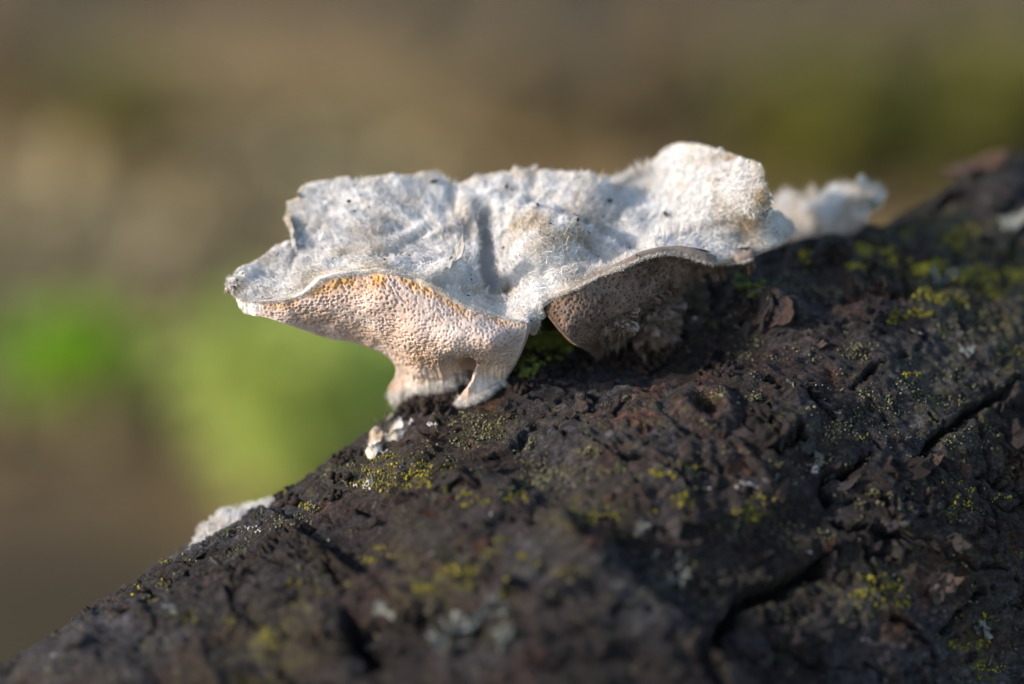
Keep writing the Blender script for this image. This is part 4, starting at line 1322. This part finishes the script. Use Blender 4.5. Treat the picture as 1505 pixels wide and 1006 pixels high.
# curled grey-green lichen lobes
for (x, y, s, k_) in ((1362, 488, .0022, 3), (1396, 498, .0026, 3), (1418, 512, .0024, 3), (1380, 410, .0030, 5), (1400, 400, .0028, 4), (1440, 420, .0020, 3), (1290, 380, .002, 3), (680, 920, .0050, 9), (650, 945, .0050, 6), (720, 900, .0045, 5), (740, 930, .004, 4), (560, 905, .004, 3),
                      (960, 810, .0036, 6), (985, 830, .0036, 5), (1000, 850, .0036, 5), (940, 780, .003, 4), (1215, 708, .0018, 4), (1300, 776, .0018, 4), (1195, 680, .002, 2), (1230, 610, .002, 3), (1160, 565, .002, 3), (1250, 560, .002, 2), (1350, 706, .002, 3), (1440, 930, .003, 5), (1450, 960, .003, 4),
                      (545, 715, .0018, 3), (530, 716, .002, 2), (385, 765, .002, 3), (640, 625, .0012, 2), (1480, 330, .004, 4), (1240, 345, .003, 3), (1130, 715, .002, 3), (1145, 700, .0018, 3), (1110, 705, .0018, 2), (330, 830, .003, 3), (250, 900, .004, 3)):
    for q_ in range(max(1, k_ - 2)):
        lay('lichen_lobe', rs.choice(LM), x + rs.gauss(0, 9), y + rs.gauss(0, 6), s * rs.uniform(0.4, 0.85), 0.35, 0.05, rs, False)


def grains(name, spots, size, mat, seed, dens=1.0, rise=0.6, kind_label=None):
    """crusty grains heaped round picture points on the log: (x, y, spread px, count)"""
    r = np.random.RandomState(seed)
    out, sz = [], []
    for (x, y, sp_, c_) in spots:
        lob = r.normal(size=(5, 2)) * sp_ * np.array([1.4, 0.55])
        for q_ in range(int(c_ * dens)):
            l_ = lob[r.randint(5)]
            p, n = hit(BV, x + l_[0] + r.normal() * sp_ * 0.45, y + l_[1] + r.normal() * sp_ * 0.22)
            if p is None:
                continue
            s = size * (0.35 + 0.9 * r.rand() ** 1.5)
            n = n if n.dot(CAMP - p) > 0 else -n
            out.append(tuple(p + n * (s * rise * r.rand())))
            sz.append(s)
    if not out:
        return None
    o = obj(name, speck_mesh(name, np.array(out), np.array(sz), mat, LOGO, seed, flat=0.8), log)
    return tag(o, kind='stuff')


YS = [(1280, 378, 16, 120), (1262, 372, 10, 60), (1380, 402, 22, 220), (1355, 385, 14, 90), (1445, 425, 24, 150), (1355, 440, 18, 90), (1405, 352, 22, 150), (1490, 410, 16, 90), (1340, 462, 14, 60), (1180, 375, 10, 40),
      (617, 712, 14, 120), (575, 678, 14, 100), (560, 712, 16, 90), (530, 700, 14, 60), (640, 692, 10, 60), (590, 700, 12, 60), (700, 735, 14, 40), (430, 740, 14, 60), (760, 735, 10, 40),
      (860, 770, 20, 130), (640, 850, 20, 120), (620, 868, 14, 60), (390, 950, 26, 110), (560, 820, 16, 60), (760, 815, 16, 60), (740, 865, 12, 30), (1290, 868, 20, 140), (1275, 885, 14, 70), (1440, 950, 16, 100), (1440, 905, 10, 40),
      (985, 700, 12, 60), (1010, 690, 10, 40), (1000, 735, 14, 50), (1345, 550, 10, 30), (1420, 720, 14, 40), (1400, 745, 10, 30), (1440, 985, 14, 60), (270, 815, 12, 30), (200, 870, 14, 40), (860, 660, 10, 20), (1120, 730, 14, 40), (1080, 760, 16, 50), (1300, 640, 10, 20), (1490, 520, 14, 40), (820, 840, 16, 40), (470, 860, 20, 60), (330, 900, 20, 50)]
for k_, s_ in enumerate(YS):
    grains('yellow_lichen', [s_], 0.00020, M_YEL, 700 + k_, 2.6 if s_[0] > 1150 and s_[1] < 480 else 1.1)
OS = [(700, 625, 28, 130), (745, 640, 20, 80), (780, 690, 24, 90), (820, 700, 16, 50), (1070, 590, 20, 70), (1200, 690, 20, 50), (1230, 640, 24, 60), (1320, 600, 26, 60), (1400, 560, 30, 80), (1150, 420, 26, 60), (1250, 520, 26, 60), (1100, 520, 20, 50), (1460, 480, 24, 60),
      (500, 700, 20, 60), (440, 760, 20, 60), (360, 800, 20, 50), (860, 700, 20, 50), (920, 690, 14, 40), (1000, 685, 18, 60), (1380, 760, 26, 60), (1280, 730, 20, 40), (1180, 780, 24, 40), (1430, 640, 24, 50), (1360, 340, 30, 90), (1250, 350, 20, 60), (1450, 310, 26, 60), (1210, 430, 22, 50), (1040, 450, 16, 40), (660, 660, 16, 40), (1290, 590, 16, 40)]
for k_, s_ in enumerate(OS):
    grains('olive_lichen', [s_], 0.00018, M_OLI, 800 + k_, 2.4)
for k_, s_ in enumerate([(795, 538, 12, 160), (780, 548, 10, 90), (800, 500, 14, 220), (815, 510, 12, 180), (775, 520, 8, 60), (1090, 420, 14, 50), (690, 560, 8, 40)]):
    grains('moss', [s_], 0.00040, M_MOSS, 900 + k_, rise=2.2)
r = np.random.RandomState(99)
allp = [(x, y, 6, 3) for x, y in zip(r.uniform(20, 1500, 520), r.uniform(260, 1000, 520)) if y > edge_y(x) + 14]
grains('scattered_lichen', allp, 0.00020, M_OLI, 951, 1.7)
grains('pale_grit', [(x, y, 4, 2) for x, y in zip(r.uniform(20, 1500, 90), r.uniform(300, 1000, 90)) if y > edge_y(x) + 14], 0.00018, M_WHITE, 953)
grains('pale_grit', [(640, 626, 3, 10), (530, 716, 6, 26), (600, 615, 8, 14), (560, 668, 8, 16), (1100, 712, 6, 14), (380, 780, 8, 14), (1018, 470, 2, 3), (1195, 690, 5, 10)], 0.0003, M_WHITE, 955)
grains('dark_grit', [(630, 585, 16, 160), (655, 575, 12, 130), (610, 598, 12, 100), (680, 562, 8, 60), (800, 530, 30, 120), (900, 535, 40, 200), (980, 520, 30, 120), (1120, 462, 14, 120), (1220, 372, 14, 100), (500, 680, 16, 60), (430, 722, 18, 70)], 0.0007, M_DARK, 957)

# ------------------------------------------------------------------ far behind: litter and green plants on the forest floor
def gp(px, py):
    g = ground_pt(px, py)
    for _ in range(3):
        g = ground_pt(px, py, float(ground_z(g.x, g.y)))
    return g


def leaf_cloud(pts, dirs, L, Wd, seed, droop=0.3):
    """folded leaves: 6 triangles each"""
    r = np.random.RandomState(seed)
    n = len(pts)
    d = dirs / np.linalg.norm(dirs, axis=1)[:, None]
    s = np.cross(d, np.array([0, 0, 1.0]) + 0.4 * r.normal(size=(n, 3)))
    s /= np.linalg.norm(s, axis=1)[:, None]
    up = np.cross(s, d)
    L, Wd = L[:, None], Wd[:, None]
    v = [pts, pts + d * L * 0.4 + s * Wd * 0.5 + up * L * 0.05, pts + d * L * 0.45 - up * L * 0.03, pts + d * L * 0.4 - s * Wd * 0.5 + up * L * 0.05, pts + d * L * 0.95 - up * L * droop]
    V = np.stack(v, 1).reshape(-1, 3)
    o = np.arange(n)[:, None] * 5
    F = np.concatenate([o + np.array([0, 1, 2]), o + np.array([0, 2, 3]), o + np.array([1, 4, 2]), o + np.array([2, 4, 3])], 1).reshape(-1, 3)
    return V, F


def mat_leaf(name, c0, c1, tr=0.35):
    return mat_flat(name, c0, c1, 40, 0.6, tr)


def plant(label, px, py, h, spread, nl, L, mat, seed, group=None):
    g = gp(px, py)
    root = empty('leafy_plant', tuple(g), label, 'plant', group)
    r = np.random.RandomState(seed)
    ns = max(3, nl // 12)
    tips = np.stack([r.normal(size=ns) * spread * 0.5, r.normal(size=ns) * spread * 0.5, h * (0.6 + 0.5 * r.rand(ns))], 1)
    V, F = [], []
    for t in tips:
        a = np.linspace(0, 1, 5)[:, None]
        c_ = np.array([[0, 0, -0.02]]) * (1 - a) + a * t * np.array([1, 1, 1]) + np.array([0, 0, 1]) * (0.15 * h * np.sin(a * math.pi))
        w = 0.0012
        for off in ((w, 0, 0), (-w * 0.5, w * 0.87, 0), (-w * 0.5, -w * 0.87, 0)):
            V.append(c_ + np.array(off))
        b0 = 15 * (len(F))
        fs = []
        for s_ in range(3):
            s2 = (s_ + 1) % 3
            for e in range(4):
                fs.append((b0 + s_ * 5 + e, b0 + s2 * 5 + e, b0 + s2 * 5 + e + 1, b0 + s_ * 5 + e + 1))
        F.append(np.array(fs))
    obj('stem', make_mesh('stem', np.vstack(V), F, mat), root)
    si = r.randint(ns, size=nl)
    f = 0.25 + 0.75 * r.rand(nl)[:, None]
    pts = tips[si] * f + r.normal(size=(nl, 3)) * spread * 0.05
    pts[:, 2] = np.maximum(pts[:, 2], 0.002)
    dirs = tips[si] * np.array([1, 1, 0.3]) + r.normal(size=(nl, 3)) * np.array([1, 1, 0.4]) * spread
    V2, F2 = leaf_cloud(pts, dirs, L * (0.6 + 0.7 * r.rand(nl)), L * (0.45 + 0.3 * r.rand(nl)), seed)
    tag(obj('foliage', make_mesh('foliage', V2, F2, mat), root), kind='stuff')
    return root


ML_BRIGHT = mat_leaf('leaf_bright', (0.24, 0.46, 0.006), (0.34, 0.62, 0.012))
ML_LIGHT = mat_leaf('leaf_light', (0.44, 0.52, 0.11), (0.56, 0.64, 0.18))
ML_DEEP = mat_leaf('leaf_deep', (0.10, 0.20, 0.015), (0.16, 0.28, 0.03))
ML_OLIVE = mat_leaf('leaf_olive', (0.12, 0.115, 0.016), (0.18, 0.165, 0.03))
ML_RUST = mat_leaf('leaf_rust', (0.16, 0.11, 0.048), (0.24, 0.175, 0.085), 0.2)
ML_STRAW = mat_leaf('leaf_straw', (0.31, 0.24, 0.12), (0.43, 0.35, 0.19), 0.2)
plant('vivid green leafy plant, a blurred saturated green spot left of the log', 112, 590, 0.034, 0.020, 300, 0.016, ML_BRIGHT, 1)
plant('pale yellow-green leafy plant blurred right behind the log edge below the fungus', 450, 740, 0.078, 0.034, 420, 0.022, ML_LIGHT, 2)
plant('deeper green leafy plant blurred behind the pinkish fungus foot', 580, 640, 0.045, 0.025, 150, 0.020, ML_DEEP, 3)
plant('small dim green plant blurred between the vivid spot and the pale plant', 265, 590, 0.02, 0.02, 30, 0.014, ML_DEEP, 4)
plant('faint olive plant blurred above the left end of the fungus', 170, 215, 0.05, 0.06, 90, 0.026, ML_OLIVE, 5)
plant('broad olive plant blurred above the far right end of the log', 1390, 230, 0.07, 0.11, 330, 0.032, ML_OLIVE, 6)
plant('olive plant blurred behind the upright right lobe of the fungus', 1180, 260, 0.06, 0.08, 200, 0.030, ML_OLIVE, 7)
plant('rusty brown withered plant blurred above the middle of the fungus', 850, 190, 0.05, 0.09, 170, 0.034, ML_RUST, 8)
plant('rusty brown withered plant blurred at the far upper left', 30, 190, 0.05, 0.05, 90, 0.030, ML_RUST, 9)
# fallen leaves
def litter(name, n, boxpx, L, mat, seed, lab):
    r = np.random.RandomState(seed)
    P_ = []
    while len(P_) < n:
        g = gp(r.uniform(boxpx[0], boxpx[2]), r.uniform(boxpx[1], boxpx[3]))
        P_.append((g.x, g.y, g.z + 0.003 + 0.006 * r.rand()))
    dirs = r.normal(size=(n, 3)) * np.array([1, 1, 0.25])
    V, F = leaf_cloud(np.array(P_), dirs, L * (0.6 + 0.8 * r.rand(n)), L * (0.4 + 0.4 * r.rand(n)), seed, 0.1)
    return tag(obj(name, make_mesh(name, V, F, mat)), lab, 'leaves', kind='stuff')


litter('leaf_litter', 420, (-150, 240, 700, 430), 0.028, ML_STRAW, 31, 'pale straw-coloured dead leaves strewn on the forest floor behind the fungus')
litter('leaf_litter', 700, (-300, -60, 1800, 700), 0.030, ML_RUST, 32, 'rust-brown dead leaves strewn over the forest floor')
